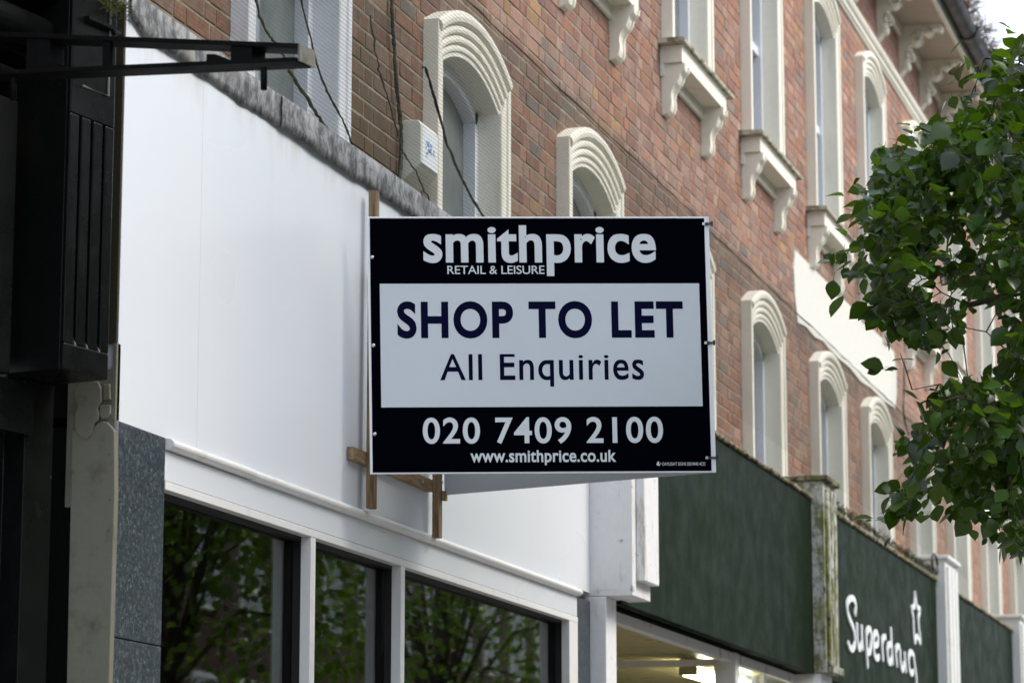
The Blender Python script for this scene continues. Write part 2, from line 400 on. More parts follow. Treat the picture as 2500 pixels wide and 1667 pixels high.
def brick_mesh(L):
    key = round(L, 3)
    if key not in mesh_cache:
        h, d, c = .0318, .022, .0025
        v = [(-L/2,0,-h),(L/2,0,-h),(L/2,0,h),(-L/2,0,h)]
        f = [(-L/2+c,-.002,-h+c),(L/2-c,-.002,-h+c),(L/2-c,-.002,h-c),(-L/2+c,-.002,h-c)]
        bk = [(x_, d, z_) for x_, _, z_ in v]
        me = bpy.data.meshes.new('brick'); me.from_pydata(v+f+bk, [], [(4,5,6,7)]+[(i,(i+1)%4,(i+1)%4+4,i+4) for i in range(4)]+[((i+1)%4,i,i+8,(i+1)%4+8) for i in range(4)])
        bm = bmesh.new(); bm.from_mesh(me); bmesh.ops.recalc_face_normals(bm, faces=bm.faces[:]); bm.to_mesh(me); bm.free()
        me.materials.append(M['brick_single']); mesh_cache[key] = me
    return mesh_cache[key]
bo = Vector(bld['_o'])
mv, mf, mt = [], [], []
for i, (a, b_, z0, z1, dy) in enumerate(bricks):
    if covered(a, b_, z0, z1): continue
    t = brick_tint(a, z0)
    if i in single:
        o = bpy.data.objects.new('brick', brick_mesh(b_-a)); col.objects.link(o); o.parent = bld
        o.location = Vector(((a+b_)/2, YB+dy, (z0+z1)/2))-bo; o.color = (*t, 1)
        o.rotation_euler = (rng.uniform(-.02,.02), rng.uniform(-.006,.006), rng.uniform(-.015,.015))
    else:
        k = len(mv); y0 = YB+dy; y1 = YM+.006; c = .0016
        mv += [(a,y0,z0),(b_,y0,z0),(b_,y0,z1),(a,y0,z1),(a+c,y0-c,z0+c),(b_-c,y0-c,z0+c),(b_-c,y0-c,z1-c),(a+c,y0-c,z1-c),(a,y1,z0),(b_,y1,z0),(b_,y1,z1),(a,y1,z1)]
        mf += [(k+4,k+5,k+6,k+7)]+[(k+j,k+(j+1)%4,k+(j+1)%4+4,k+j+4) for j in range(4)]+[(k+(j+1)%4,k+j,k+j+8,k+(j+1)%4+8) for j in range(4)]
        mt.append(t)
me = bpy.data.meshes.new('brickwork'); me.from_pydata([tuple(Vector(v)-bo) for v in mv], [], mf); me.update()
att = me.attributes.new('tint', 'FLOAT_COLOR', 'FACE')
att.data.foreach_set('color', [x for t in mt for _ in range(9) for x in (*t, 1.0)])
me.materials.append(M['brick_mass'])
bw = bpy.data.objects.new('brickwork', me); col.objects.link(bw); bw.parent = bld; bw['kind'] = 'stuff'

# windows -------------------------------------------------------------------------------------------------
def arch_profile():                                    # (radial distance from the outer edge, y) across the stepped mouldings
    p = [(0,YB+.004),(0,YB-PR)]
    def roll(d0, d1, y, r):
        for k in range(5):
            a = math.pi*k/4
            p.append((d0+(d1-d0)*(1-math.cos(a))/2, y-r*math.sin(a)))
    roll(.004,.060,YB-PR,.014); p.append((.064,YB-PR+.016))
    roll(.068,.105,YB-PR+.012,.010); p.append((.109,YB-PR+.026))
    roll(.113,.148,YB-PR+.020,.009); p.append((.152,YB-PR+.034))
    roll(.156,.186,YB-PR+.028,.007); p.append((.190,YB-PR+.032))
    p += [(.207,YB-PR+.032),(.209,YB-PR+.036),(.209,YB+.085)]
    return p
def jamb_profile(w):
    return [(0,YB+.004),(0,YB-PR+.004),(.004,YB-PR),(.042,YB-PR),(.046,YB-PR+.010),(w-.004,YB-PR+.014),(w,YB-PR+.020),(w,YB+.085)]
def window_mesh(cx, zs, zb):
    m = MB(); ap = arch_profile(); th = math.asin(OW/2/RO); zc_ = zs-RO*math.cos(th); N = 22
    rows = []
    for i in range(N+1):
        a = -th+2*th*i/N
        rows.append([(cx+(RO-d)*math.sin(a), y, zc_+(RO-d)*math.cos(a)) for d, y in ap])
    k = len(ap); v = [q for r_ in rows for q in r_]
    f = [(i*k+j, (i+1)*k+j, (i+1)*k+j+1, i*k+j+1) for i in range(N) for j in range(k-1)]
    f += [tuple(range(k)), tuple(range(N*k, N*k+k))[::-1]]
    m.add(v, f)
    w = OW/2-(RO-.209)*math.sin(th); jp = jamb_profile(w); drop = .209*math.cos(th)
    for sgn in (-1, 1):
        n_ = len(jp)
        top = [(cx+sgn*(OW/2-d), y, zs-drop*d/w-.001) for d, y in jp]; bot = [(cx+sgn*(OW/2-d), y, zb) for d, y in jp]
        m.add(bot+top, [(j, j+1, n_+j+1, n_+j) for j in range(n_-1)]+[tuple(range(n_)), tuple(range(n_, 2*n_))])
    return m
def make_window(xl, zs, zb, paint, idx):
    cx = xl+OW/2
    w_ = window_mesh(cx, zs, zb).build('window', paint, bld, smooth=False)
    th = math.asin(OW/2/RO); zc_ = zs-RO*math.cos(th); r_in = RO-.209; half = r_in*math.sin(th)
    fr = MB(); y0, y1 = YB+.055, YB+.125
    N = 14
    for sgn in (-1, 1):
        fr.box(min(cx+sgn*(half+.02), cx+sgn*(half-.055)), max(cx+sgn*(half+.02), cx+sgn*(half-.055)), y0, y1, zb, zs-.17)
    for i in range(N):                                 # arched head of the frame
        a0, a1 = -th+2*th*i/N, -th+2*th*(i+1)/N
        for ra, rb in ((r_in-.07, r_in+.02),):
            q = [(cx+r*math.sin(a), zc_+r*math.cos(a)) for r, a in ((ra,a0),(rb,a0),(rb,a1),(ra,a1))]
            fr.extrude([(x, y0, z) for x, z in q], (0, y1-y0, 0))
    zm = (zs+zb)/2-.05+idx*.0
    fr.box(cx-half+.055, cx+half-.055, y0+.02, y1-.002, zm-.03, zm+.03)
    fr.box(cx-half+.055, cx+half-.055, y0+.02, y1-.002, zb, zb+.09)
    f_ = fr.build('window_frame', 'white_window', w_)
    MB().box(cx-half+.04, cx+half-.04, y1-.01, y1+.01, zb+.05, zs+RISE-.24).build('pane', 'dull_glass', w_)
    return w_
for i, x in enumerate(W1):
    w_ = make_window(x, Z1, Z1B, 'bluish_white_paint' if i == 0 else 'cream_paint', i)
    if i == 0: w_['label'] = 'white painted arched window behind netting above the empty shop'
for i, x in enumerate(W2): make_window(x, Z2, Z2B, 'cream_paint', i)

# window sills on scrolled corbels
def corbel_profile(x):                                 # side view (y,z) of the S-shaped corbel
    zt, zb = 6.49, 6.185
    pts = [(YB+.004, zt), (YB-.138, zt)]
    S = [(-.137,6.476),(-.135,6.456),(-.122,6.442),(-.108,6.428),(-.102,6.404),(-.090,6.378),(-.070,6.356),(-.056,6.332),(-.050,6.302),(-.053,6.272),(-.053,6.246),(-.045,6.216),(-.027,6.196),(-.002,6.188)]
    return pts+[(YB+y, z) for y, z in S]+[(YB+.004, 6.186)]
for i, x in enumerate(W2):
    s_ = MB()
    x0, x1 = x-.09, x+1.19+.09
    s_.prism_x([(YB+.06,6.60),(YB-.14,6.60),(YB-.145,6.590),(YB-.135,6.585),(YB-.135,6.492),(YB+.06,6.492)][::-1], x-.03, x+1.15+.03)
    s_.box(x-.03, x+1.18, YB-.022, YB+.004, 6.415, 6.4915)
    so = s_.build('window_sill', 'cream_paint', bld, bevel=.003)
    MB().prism_x([(YB+.06,6.636),(YB-.155,6.628),(YB-.168,6.618),(YB-.165,6.601),(YB+.06,6.601)][::-1], x0, x1).build('sill_slab', 'sill_top', so)
    for cx0 in (x-.008, x+1.03):
        c_ = MB(); c_.prism_x(corbel_profile(0)[::-1], cx0+.02, cx0+.11)
        pr = corbel_profile(0)
        for a, b_ in ((cx0, cx0+.0195), (cx0+.1105, cx0+.13)):      # raised edge fillets
            c_.prism_x([(y-(.010 if y < YB-.001 else 0), z-(.004 if z < 6.3 else 0)) for y, z in pr][::-1], a, b_)
        c_.build('corbel', 'cream_paint', so)

# string course, eaves, gutter, roof
MB().prism_x([(YB+.004,8.655),(YB-.018,8.662),(YB-.020,8.678),(YB-.032,8.684),(YB-.036,8.712),(YB-.052,8.730),(YB-.060,8.752),(YB-.060,8.778),(YB+.004,8.80)], 9.0, 43.8).build('string_course', 'cream_paint', bld)
ZS = 9.34
MB().box(8.6, 44, 3.585, 4.3, ZS, ZS+.05).build('eaves_soffit', 'soffit_paint', bld)
MB().box(8.6, 44, 3.553, 3.5845, ZS-.012, ZS+.16).build('fascia_trim', 'cream_paint', bld, bevel=.004)
MB().box(8.6, 44, YB-.045, YB+.004, ZS-.10, ZS-.001).build('eaves_moulding', 'cream_paint', bld, bevel=.012)
g_ = MB()
gp = [(3.475+.085*math.cos(a), ZS+.14+.085*math.sin(a)) for a in [math.pi+math.pi*k/8 for k in range(9)]]
g_.prism_x(gp+[(3.56,ZS+.155),(3.39,ZS+.155)], 8.6, 44)
gut = g_.build('gutter', 'gutter', bld)
for k in range(16): MB().prism_x([(3.475+.097*math.cos(a), ZS+.14+.097*math.sin(a)) for a in [math.pi+math.pi*j/8 for j in range(9)]]+[(3.572,ZS+.17),(3.378,ZS+.17)], 15.2+k*1.85, 15.32+k*1.85).build('gutter_bracket', 'gutter', gut)
MB().add([(8.6,3.50,ZS+.20),(44,3.50,ZS+.20),(44,9.0,ZS+4.6),(8.6,9.0,ZS+4.6),(8.6,3.50,ZS+.165),(44,3.50,ZS+.165),(44,9.0,ZS+4.5),(8.6,9.0,ZS+4.5)], [(0,1,2,3),(7,6,5,4),(0,4,5,1),(1,5,6,2),(2,6,7,3),(3,7,4,0)]).build('roof', 'roof_tile', bld)
# scrolled eaves brackets: wall piece and horizontal piece with volutes
def spiral(cy, cz, r0, turns, a0, n_=18, dirn=1):
    return [(cy+(r0*(1-.75*k/n_))*math.cos(a0+dirn*turns*2*math.pi*k/n_), cz+(r0*(1-.75*k/n_))*math.sin(a0+dirn*turns*2*math.pi*k/n_)) for k in range(n_+1)]
def eaves_bracket(x):
    w = .115; b_ = MB()
    out = [(YB+.004,ZS-.001),(3.60,ZS-.001),(3.60,ZS-.055),(3.615,ZS-.075),(3.64,ZS-.06),(3.665,ZS-.05),(3.69,ZS-.062),(3.70,ZS-.085),(3.725,ZS-.10),(3.755,ZS-.095),(3.78,ZS-.075),(3.80,ZS-.10),(3.805,ZS-.14),
           (3.82,ZS-.175),(3.85,ZS-.19),(3.875,ZS-.175),(3.895,ZS-.19),(3.915,ZS-.23),(3.925,ZS-.29),(3.91,ZS-.33),(3.90,ZS-.36),(3.915,ZS-.39),(3.945,ZS-.405),(3.965,ZS-.43),(3.99,ZS-.455),(YB+.004,ZS-.46)]
    b_.prism_x(out[::-1], x, x+w)
    o_ = b_.build('eaves_bracket', 'cream_paint', bld, smooth=False)
    v_ = MB()
    for (cy, cz, r0, a0, dr) in ((3.845,ZS-.120,.060,math.pi*.5,1),(3.735,ZS-.055,.040,math.pi,1),(3.905,ZS-.275,.040,math.pi*.3,1),(3.93,ZS-.37,.026,math.pi*.6,-1)):
        for xs in (x-.008, x+w+.008):
            v_.tube([(xs, y, z) for y, z in spiral(cy, cz, r0, 1.35, a0, 18, dr)], .012, 5)
    v_.build('scroll', 'cream_paint', o_, smooth=True)['kind'] = 'stuff'
for k in range(16): eaves_bracket(20.78+k*1.19-1.19*2)

# patch of white render over the bricks
pp = [(20.46,6.20),(20.39,6.05),(20.41,5.86),(20.50,5.672),(20.80,5.70),(21.15,5.685),(21.5,5.715),(21.72,5.70),(22.1,5.69),(22.6,5.70),(23.1,5.672),(23.6,5.70),(24.2,5.69),(24.79,5.72),(24.88,5.85),(24.90,6.04),(24.78,6.215),(24.2,6.225),(23.2,6.21),(22.2,6.215),(21.3,6.205)]
MB().extrude([(x, YB-.014, z) for x, z in pp], (0, .020, 0)).build('render_patch', 'render_white', bld, bevel=.004)

# ------------------------------------------------------------------ empty white shop
shop = thing('vacant_shop', (11.0, YF, .12), 'empty white shopfront with blank fascia and dark plate glass windows', 'shop')
XA, XB = 8.128, 13.665
# the blank fascia, in three sheets with hairline joints
fas = None
for k, (a, b_) in enumerate(((XA+.012, 8.7685), (8.769, 11.1985), (11.199, XB))):
    MB().box(a, b_, YF+(.0 if k != 1 else -.0004), YF+.04, 3.062, 4.40).build('fascia_panel', 'white_panel', shop, bevel=.0003)
MB().box(XA, XA+.0115, YF+.002, YF+.13, 3.30, 4.38).build('panel_edge', 'dark_wood', shop)
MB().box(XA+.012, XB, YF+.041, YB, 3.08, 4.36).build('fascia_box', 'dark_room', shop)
# bullnose moulding (two lengths), header board, window frame
def bull(a, b_, dz):
    c = [(YF+.01, 3.060+dz)]+[(YF-.004-.026*math.sin(math.pi*k/8), 3.060+dz-.036*(1-math.cos(math.pi*k/8))/2) for k in range(9)]+[(YF+.01, 3.024+dz)]
    return MB().prism_x(c, a, b_).build('bullnose_moulding', 'white_trim', shop, smooth=False)
bull(8.517, 9.228, .002); bull(9.230, 13.43, 0)
MB().box(8.517, 13.43, YF, YF+.05, 2.928, 3.023).build('header_board', 'white_panel', shop, bevel=.002)
FR = 'white_trim'
MB().box(8.517, 13.43, YF-.004, YF+.034, 2.898, 2.9255).build('head_rail', FR, shop, bevel=.002)
for a, b_ in ((9.831, 9.880), (10.832, 10.880), (13.283, 13.43)):
    mo = MB().box(a, b_, YF-.003, YF+.036, .62, 2.8975).build('mullion', FR, shop, bevel=.0015)
    MB().box(a+.004, b_-.004, YF+.0365, YF+.067, .62, 2.8975).build('gasket', 'gasket', mo)
MB().box(8.517, 13.43, YF+.0345, YF+.067, 2.885, 2.925).build('head_gasket', 'gasket', shop)
MB().box(8.517, 13.43, YF-.003, YF+.10, .50, .6195).build('window_sill', FR, shop, bevel=.002)
for a, b_ in ((8.517, 9.835), (9.876, 10.836), (10.876, 13.287)):
    MB().box(a, b_, YF+.069, YF+.079, .60, 2.91).build('glass_pane', 'glass', shop)
MB().box(8.517, 13.43, YF, YF+.10, .12, .4995).build('stall_riser', 'granite', shop)
# granite-faced ends, cement return of the party wall
def granite(a, b_, z0, z1):
    MB().box(a, b_, YF-.002, YF+.06, z0, z1).build('granite_slab', 'granite', shop, bevel=.004)
granite(8.150, 8.515, 2.404, 3.060); granite(8.150, 8.515, 1.40, 2.401); granite(8.150, 8.515, .12, 1.397)
granite(13.4315, 13.66, 1.9, 3.022); granite(13.4315, 13.66, .12, 1.897)
MB().box(8.137, 8.148, YF-.004, YF+.06, .12, 3.062).build('metal_trim', 'zinc', shop)
def cem(pts, x0=8.118, th=.012, nm='plaster_patch'):     # plates of broken render traced on the return wall (x across zoomed view, y down)
    mx_, my_ = sum(p[0] for p in pts)/len(pts), sum(p[1] for p in pts)/len(pts); g = 1.075 if nm == 'plaster_patch' else 1.0
    P = [on_x((mx_+(x-mx_)*g)*.2105, 800+(my_+(y-my_)*g)*.2105, x0) for x, y in pts]
    return MB().extrude(P, (th, 0, 0)).build(nm, 'cement', shop, bevel=.003)
cem([(835,1190),(870,1196),(915,1222),(960,1268),(1000,1298),(1040,1262),(1066,1215),(1088,1150),(1130,1110),(1190,1078),(1240,1092),(1285,1140),(1325,1200),(1330,1900),(1262,4200),(1222,7000),(700,7000),(770,4200)], 8.116, .03, 'cement_return')
cem([(868,722),(930,662),(1040,630),(1128,642),(1160,720),(1162,860),(1118,930),(1136,990),(1126,1068),(1086,1100),(1054,1215),(1000,1276),(945,1245),(885,1185),(876,1000),(908,905),(884,842)], 8.113)
cem([(1196,662),(1268,652),(1274,826),(1192,828)], 8.118); cem([(1160,905),(1274,898),(1270,1000),(1238,1048),(1184,1056),(1152,1010)], 8.116)
MB().box(8.130, 8.149, YF+.001, YF+.16, 2.80, 3.22).build('backing', 'cement', shop)
MB().box(8.128, 8.158, YF+.0, YF+.012, 3.062, 3.30).build('cement_edge', 'cement', shop)
# dim interior behind the glass
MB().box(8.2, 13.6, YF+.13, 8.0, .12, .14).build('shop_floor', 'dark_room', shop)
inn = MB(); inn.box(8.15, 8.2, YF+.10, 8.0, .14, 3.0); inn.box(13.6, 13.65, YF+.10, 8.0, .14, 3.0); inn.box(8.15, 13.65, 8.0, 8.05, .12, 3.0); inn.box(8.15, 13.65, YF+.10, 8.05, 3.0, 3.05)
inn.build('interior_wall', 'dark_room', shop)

# lead flashing: four lapped lengths with a ragged lower edge
flash = thing('lead_flashing', (8.2, YF, 4.28), 'streaked grey lead flashing along the top of the blank white fascia', 'flashing')
def lead(a, b_, up):
    m = MB(); n_ = max(6, int((b_-a)/.035)); rows = []
    for i in range(n_+1):
        x = a+(b_-a)*i/n_
        wz = .003*math.sin(x*6.1)+.0025*math.sin(x*17.0+1)+rng.uniform(-.003,.003); wy = .004*math.sin(x*5)+rng.uniform(-.0015,.0015)
        rag = .012 if (a < 8.3 and i < 3) else 0
        rows.append([(x, YF-.010+wy*.6-up, 4.310+wz+rag*(3-i)), (x, YF-.017+wy-up, 4.340+wz*.6), (x, YF-.013-wy*.5-up, 4.385), (x, YF-.016-up, 4.426+wz*.15), (x, YF+.006-up, 4.438+wz*.1), (x, YB+.005, 4.535)])
    k = 6; v = [q for r_ in rows for q in r_]
    f = [(i*k+j, (i+1)*k+j, (i+1)*k+j+1, i*k+j+1) for i in range(n_) for j in range(k-1)]
    o_ = m.add(v, f).build('lead_sheet', 'lead', flash, smooth=True, fix=False)
    sd = o_.modifiers.new('thick', 'SOLIDIFY'); sd.thickness = .004; sd.offset = -1
lead(8.150, 9.452, .000); lead(9.440, 10.985, .007); lead(10.972, 12.45, .000); lead(12.44, 13.70, .004)

# ------------------------------------------------------------------ estate agent's V board
BL = Vector(on_y(903.6, 1157, 3.592)); tB = (BL-EYE).dot(FWD)
BR = at_depth(1748.7, 1152.7, tB*1.007); BR.z = (BR.z+BL.z)/2; BL.z = BR.z
PN = (BR-BL).cross(Vector((0,0,1))).normalized()
if PN.x > 0: PN = -PN
TL = on_plane(896, 529, BL, PN); TR = on_plane(1730, 529, BL, PN); BL2 = on_plane(903.6, 1157, BL, PN); BR2 = on_plane(1748.7, 1152.7, BL, PN)
def on_board(u, v, off=0.0):
    return TL*(1-u)*(1-v)+TR*u*(1-v)+BR2*u*v+BL2*(1-u)*v+PN*off
sign = thing('estate_agent_board', (BL.x, BL.y, BL.z), 'navy and white SHOP TO LET board projecting from the white shop', 'sign')
def quad_plate(name, u0, v0, u1, v1, off0, off1, material, parent, bevel=0):
    m = MB(); v = [on_board(u, w, o_) for o_ in (off0, off1) for (u, w) in ((u0,v0),(u1,v0),(u1,v1),(u0,v1))]
    return m.add(v, [(0,1,2,3),(7,6,5,4),(0,4,5,1),(1,5,6,2),(2,6,7,3),(3,7,4,0)]).build(name, material, parent, bevel=bevel)
board = quad_plate('front_board', 0, 0, 1, 1, -.012, 0, 'board_edge', sign, .0015)
quad_plate('printed_face', .0075, .007, .9865, .994, .0003, .0012, 'navy_print', board)
quad_plate('white_panel', .0345, .2645, .966, .7445, .0014, .0020, 'board_white', board)
def text(body, box, vmap, material, off, bold=0.0, space=1.0, small=False):
    """flat lettering fitted into u-range box, heights mapped piecewise: vmap [(font y, board v)]"""
    cu = bpy.data.curves.new('lettering', 'FONT'); cu.body = body; cu.offset = bold; cu.space_character = space; cu.resolution_u = 6
    tmp = bpy.data.objects.new('tmp', cu); col.objects.link(tmp)
    dg = bpy.context.evaluated_depsgraph_get(); me = bpy.data.meshes.new_from_object(tmp.evaluated_get(dg))
    bpy.data.objects.remove(tmp)
    xs = [v.co.x for v in me.vertices]; x0, x1 = min(xs), max(xs); o0 = Vector(sign['_o'])
    ys = [a for a, _ in vmap]
    for v in me.vertices:
        u = box[0]+(box[1]-box[0])*(v.co.x-x0)/(x1-x0); y = v.co.y
        for i in range(len(vmap)-1):
            if y >= vmap[i+1][0] or i == len(vmap)-2:
                (ya, va), (yb, vb) = vmap[i], vmap[i+1]; w = va+(vb-va)*(y-ya)/(yb-ya); break
        v.co = on_board(u, w, off)-o0
    me.materials.clear(); me.materials.append(M[material])
    if small:
        o_ = bpy.data.objects.new('lettering', me); col.objects.link(o_); o_.parent = board; o_['_o'] = tuple(o0); o_['kind'] = 'stuff'; return
    par = list(range(len(me.vertices)))                 # one object per letter: connected pieces, dots joined to their stems
    def find(i):
        while par[i] != i: par[i] = par[par[i]]; i = par[i]
        return i
    for e in me.edges: par[find(e.vertices[0])] = find(e.vertices[1])
    isl = {}
    for p in me.polygons: isl.setdefault(find(p.vertices[0]), []).append(tuple(p.vertices))
    along = lambda i: (me.vertices[i].co+o0-TL).dot((TR-TL).normalized())
    runs = []
    for fs in isl.values():
        xs_ = [along(i) for f in fs for i in f]; runs.append([min(xs_), max(xs_), fs])
    runs.sort(key=lambda q: q[0]-q[1]); out = []
    for r0 in runs:
        for q in out:
            if min(q[1], r0[1])-max(q[0], r0[0]) > .6*(r0[1]-r0[0]): q[2].extend(r0[2]); break
        else: out.append(r0)
    for q in sorted(out, key=lambda q: q[0]):
        ids = sorted({i for f in q[2] for i in f}); ix = {i: k for k, i in enumerate(ids)}
        m2 = bpy.data.meshes.new('letter'); m2.from_pydata([me.vertices[i].co[:] for i in ids], [], [tuple(ix[i] for i in f) for f in q[2]]); m2.update()
        m2.materials.append(M[material]); o_ = bpy.data.objects.new('letter', m2); col.objects.link(o_); o_.parent = board; o_['_o'] = tuple(o0)
def U(x): return (x-232+.0)/(2083-215.0)
def uv(x, y):                                          # measured place on the board -> (u,v)
    v = (y-65)/1400.0; l = 215+17*v; r_ = 2083+42*v; return (x-l)/(r_-l), v
# font metrics of the built-in face are measured, not assumed
def metric(ch):
    cu = bpy.data.curves.new('m', 'FONT'); cu.body = ch; tmp = bpy.data.objects.new('m', cu); col.objects.link(tmp)
    me = bpy.data.meshes.new_from_object(tmp.evaluated_get(bpy.context.evaluated_depsgraph_get())); bpy.data.objects.remove(tmp)
    ys = [v.co.y for v in me.vertices]; return min(ys), max(ys)
XH, CAP, ASC, DSC = metric('x')[1], metric('H')[1], metric('h')[1], metric('p')[0]
def vv(y): return (y-65)/1400.0
text('smithprice', (uv(521,240)[0], uv(1793,240)[0]), [(ASC, vv(119)), (XH, vv(169)), (0, vv(311)), (DSC, vv(386))], 'print_white', .0016, .025, 1.03)
text('RETAIL & LEISURE', (uv(652,360)[0], uv(1182,360)[0]), [(CAP, vv(337)), (0, vv(382))], 'print_white', .0016, .004, .98)
text('SHOP TO LET', (uv(379,630)[0], uv(1942,630)[0]), [(CAP, vv(543)), (0, vv(724))], 'ink', .0024, .034, 1.13)
text('All Enquiries', (uv(612,890)[0], uv(1727,890)[0]), [(CAP, vv(822)), (XH, vv(855)), (0, vv(960)), (DSC, vv(997))], 'ink', .0024, .010, 1.08)
text('020 7409 2100', (uv(518,1235)[0], uv(1832,1235)[0]), [(CAP, vv(1168)), (0, vv(1300))], 'print_white', .0016, .017, 1.1)
text('www.smithprice.co.uk', (uv(778,1380)[0], uv(1575,1380)[0]), [(ASC, vv(1342)), (XH, vv(1358)), (0, vv(1404)), (DSC, vv(1420))], 'print_white', .0016, .020, 1.03)
text('DAYLIGHT SIGNS 020 8443 4222', (uv(1829,1418)[0], uv(2065,1418)[0]), [(CAP, vv(1410)), (0, vv(1427))], 'print_white', .0016, .004, 1.0, True)
lg = MB()
for (x, y, r_) in ((1806,1411,6),(1803,1420,7),(1810,1424,5),(1820,1417,3)):
    u, v = uv(x, y); lg.extrude([on_board(u+r_/1880*math.cos(2*math.pi*k/10), v+r_/1400*math.sin(2*math.pi*k/10), .0014+r_*.00004) for k in range(10)], PN*.0003)
lg.build('maker_mark', 'print_white', board)
for (x, y) in ((243,289),(250,771),(257,1250)):        # screw heads on the fixing edge
    u, v = uv(x, y); c = on_board(u, v, .001); ax = RGT*.0065; ay = Vector((0,0,.0065)); m = MB()
    for k0, r0, o0_ in ((0, 1.0, .0), (1, .7, .003)):
        pass
    ring = [[c+PN*h+(RGT*math.cos(2*math.pi*k/10)+Vector((0,0,1))*math.sin(2*math.pi*k/10))*r_ for k in range(10)] for h, r_ in ((0,.0075),(.002,.0072),(.004,.004))]
    v_ = [q for r_ in ring for q in r_]
    m.add(v_, [(i*10+k, i*10+(k+1)%10, (i+1)*10+(k+1)%10, (i+1)*10+k) for i in range(2) for k in range(10)]+[tuple(range(20, 30))])
    m.build('screw', 'zinc', sign, smooth=True)
ud = (TR-TL).normalized()
for (x0, x1, y) in ((2054,2099,107),(2066,2112,763),(2072,2128,1387)):   # straps that tie the two boards together at the tip
    u0, v0 = uv(x0, y); u1, v1 = uv(x1, y); a, b_ = on_board(u0, v0, .004), on_board(u1, v1, .006); m = MB()
    m.obox((a+b_)/2, (b_-a)/2, PN*.003, Vector((0,0,.0035)))
    m.obox(b_, ud*.004, PN*.004, Vector((0,0,.009)))
    m.obox(a+ud*.012, ud*.003, PN*.0045, Vector((0,0,.006)))
    m.build('tie_clip', 'black_plastic', sign)
    MB().obox(a+PN*.0015, ud*.0045, PN*.002, Vector((0,0,.005))).build('rivet', 'zinc', sign)
# second board of the V, from the tip back to the far batten
tipB, tipT = on_board(.992, .997, -.014), on_board(.992, .004, -.014)
farB = Vector((11.185, 3.635, BL.z+.046)); dv = farB-tipB; farT = tipT+Vector((dv.x, dv.y, .012))
nn = dv.cross(Vector((0,0,1))).normalized()*.010
if nn.x < 0: nn = -nn
MB().add([tipB, farB, farT, tipT, tipB+nn, farB+nn, farT+nn, tipT+nn], [(0,1,2,3),(7,6,5,4),(0,4,5,1),(1,5,6,2),(2,6,7,3),(3,7,4,0)]).build('rear_board', 'board_white', sign)
# timber fixing frame on the fascia
for z0, z1, a, b_ in ((3.229, 3.277, 10.200, 11.160), (3.925, 3.973, 10.42, 11.160)):
    r_ = MB().box(a, b_, YF-.028, YF-.0015, z0, z1).build('cross_batten', 'timber_side', sign, bevel=.002)
    for x in (10.62, 11.02):
        c = Vector((x, YF-.028, (z0+z1)/2)); MB().obox(c, (.006,0,0), (0,.003,0), (0,0,.006)).build('screw', 'zinc', sign, bevel=.002)
MB().box(10.340, 10.386, YF-.057, YF-.0285, 3.063, 4.288).build('upright_batten', 'timber', sign, bevel=.002)
MB().box(11.137, 11.183, YF-.057, YF-.0285, 3.043, 4.288).build('upright_batten', 'timber', sign, bevel=.002)
MB().box(11.170, 11.196, YF-.075, YF-.0575, 3.195, 3.235).build('packing_block', 'timber_side', sign, bevel=.002)
MB().obox((11.175, YF-.058, 3.27), (.007,0,0), (0,.003,0), (0,0,.007)).build('screw', 'zinc', sign, bevel=.002)

# ------------------------------------------------------------------ white boxed pilaster between the shops
def pilaster(name, label, m_, x0, x1, ys, yfr, z0, z1, proud, cap=True):
    p = thing(name, (x0, YF, z0), label, 'pilaster', 'pilasters dividing the shop fascias')
    MB().box(x0, x1, yfr, YF+.12, z0, z1).build('casing', m_, p, bevel=.004)
    w = x1-x0
    if proud:
        MB().box(x0+w*.20, x1+.002, yfr-.045, yfr-.0005, z0+.075, z1-.001).build('applied_strip', m_, p, bevel=.006)
    else:
        for k in range(3):
            MB().box(x0+w*(.10+.28*k), x0+w*(.30+.28*k), yfr-.022, yfr-.0005, z0+.05, z1-.05).build('reed', m_, p, bevel=.008)
        MB().box(x0+w*.05, x1+.004, yfr-.04, yfr-.0225, z0, z0+.05).build('base_block', m_, p, bevel=.006)
    if cap:
        MB().box(x0-.03, x1+.03, yfr-.035, YF+.12, z1+.001, z1+.035).build('cap', 'moss_crust' if 'mossy' in m_ else m_, p, bevel=.008)
    return p
p1 = pilaster('shop_pilaster', 'white peeling boxed pilaster below the right end of the board', 'white_peeling', 13.668, 14.020, 0, 3.488, 3.046, 4.30, True)
MB().box(13.6665, 13.6678, 3.53, 3.70, 3.075, 4.29).build('side_board', 'white_peeling', p1)
MB().box(13.665, 13.860, 3.620, 3.80, .12, 3.044).build('post', 'white_peeling', p1, bevel=.004)
p2 = pilaster('shop_pilaster', 'mossy green stained pilaster left of the lettered green fascia', 'mossy_paint', 18.85, 19.27, 0, 3.520, 3.04, 4.29, False)
MB().box(18.87, 19.25, 3.56, 3.80, .12, 3.039).build('post', 'white_peeling', p2, bevel=.004)
p3 = pilaster('shop_pilaster', 'clean white pilaster right of the lettered green fascia', 'white_trim', 24.26, 24.93, 0, 3.520, 3.04, 4.35, False)
MB().box(24.3, 24.9, 3.56, 3.80, .12, 3.039).build('post', 'white_peeling', p3, bevel=.004)
p4 = pilaster('shop_pilaster', 'white pilaster at the far right end of the green fascias', 'white_trim', 29.25, 29.9, 0, 3.520, 3.04, 4.30, False)

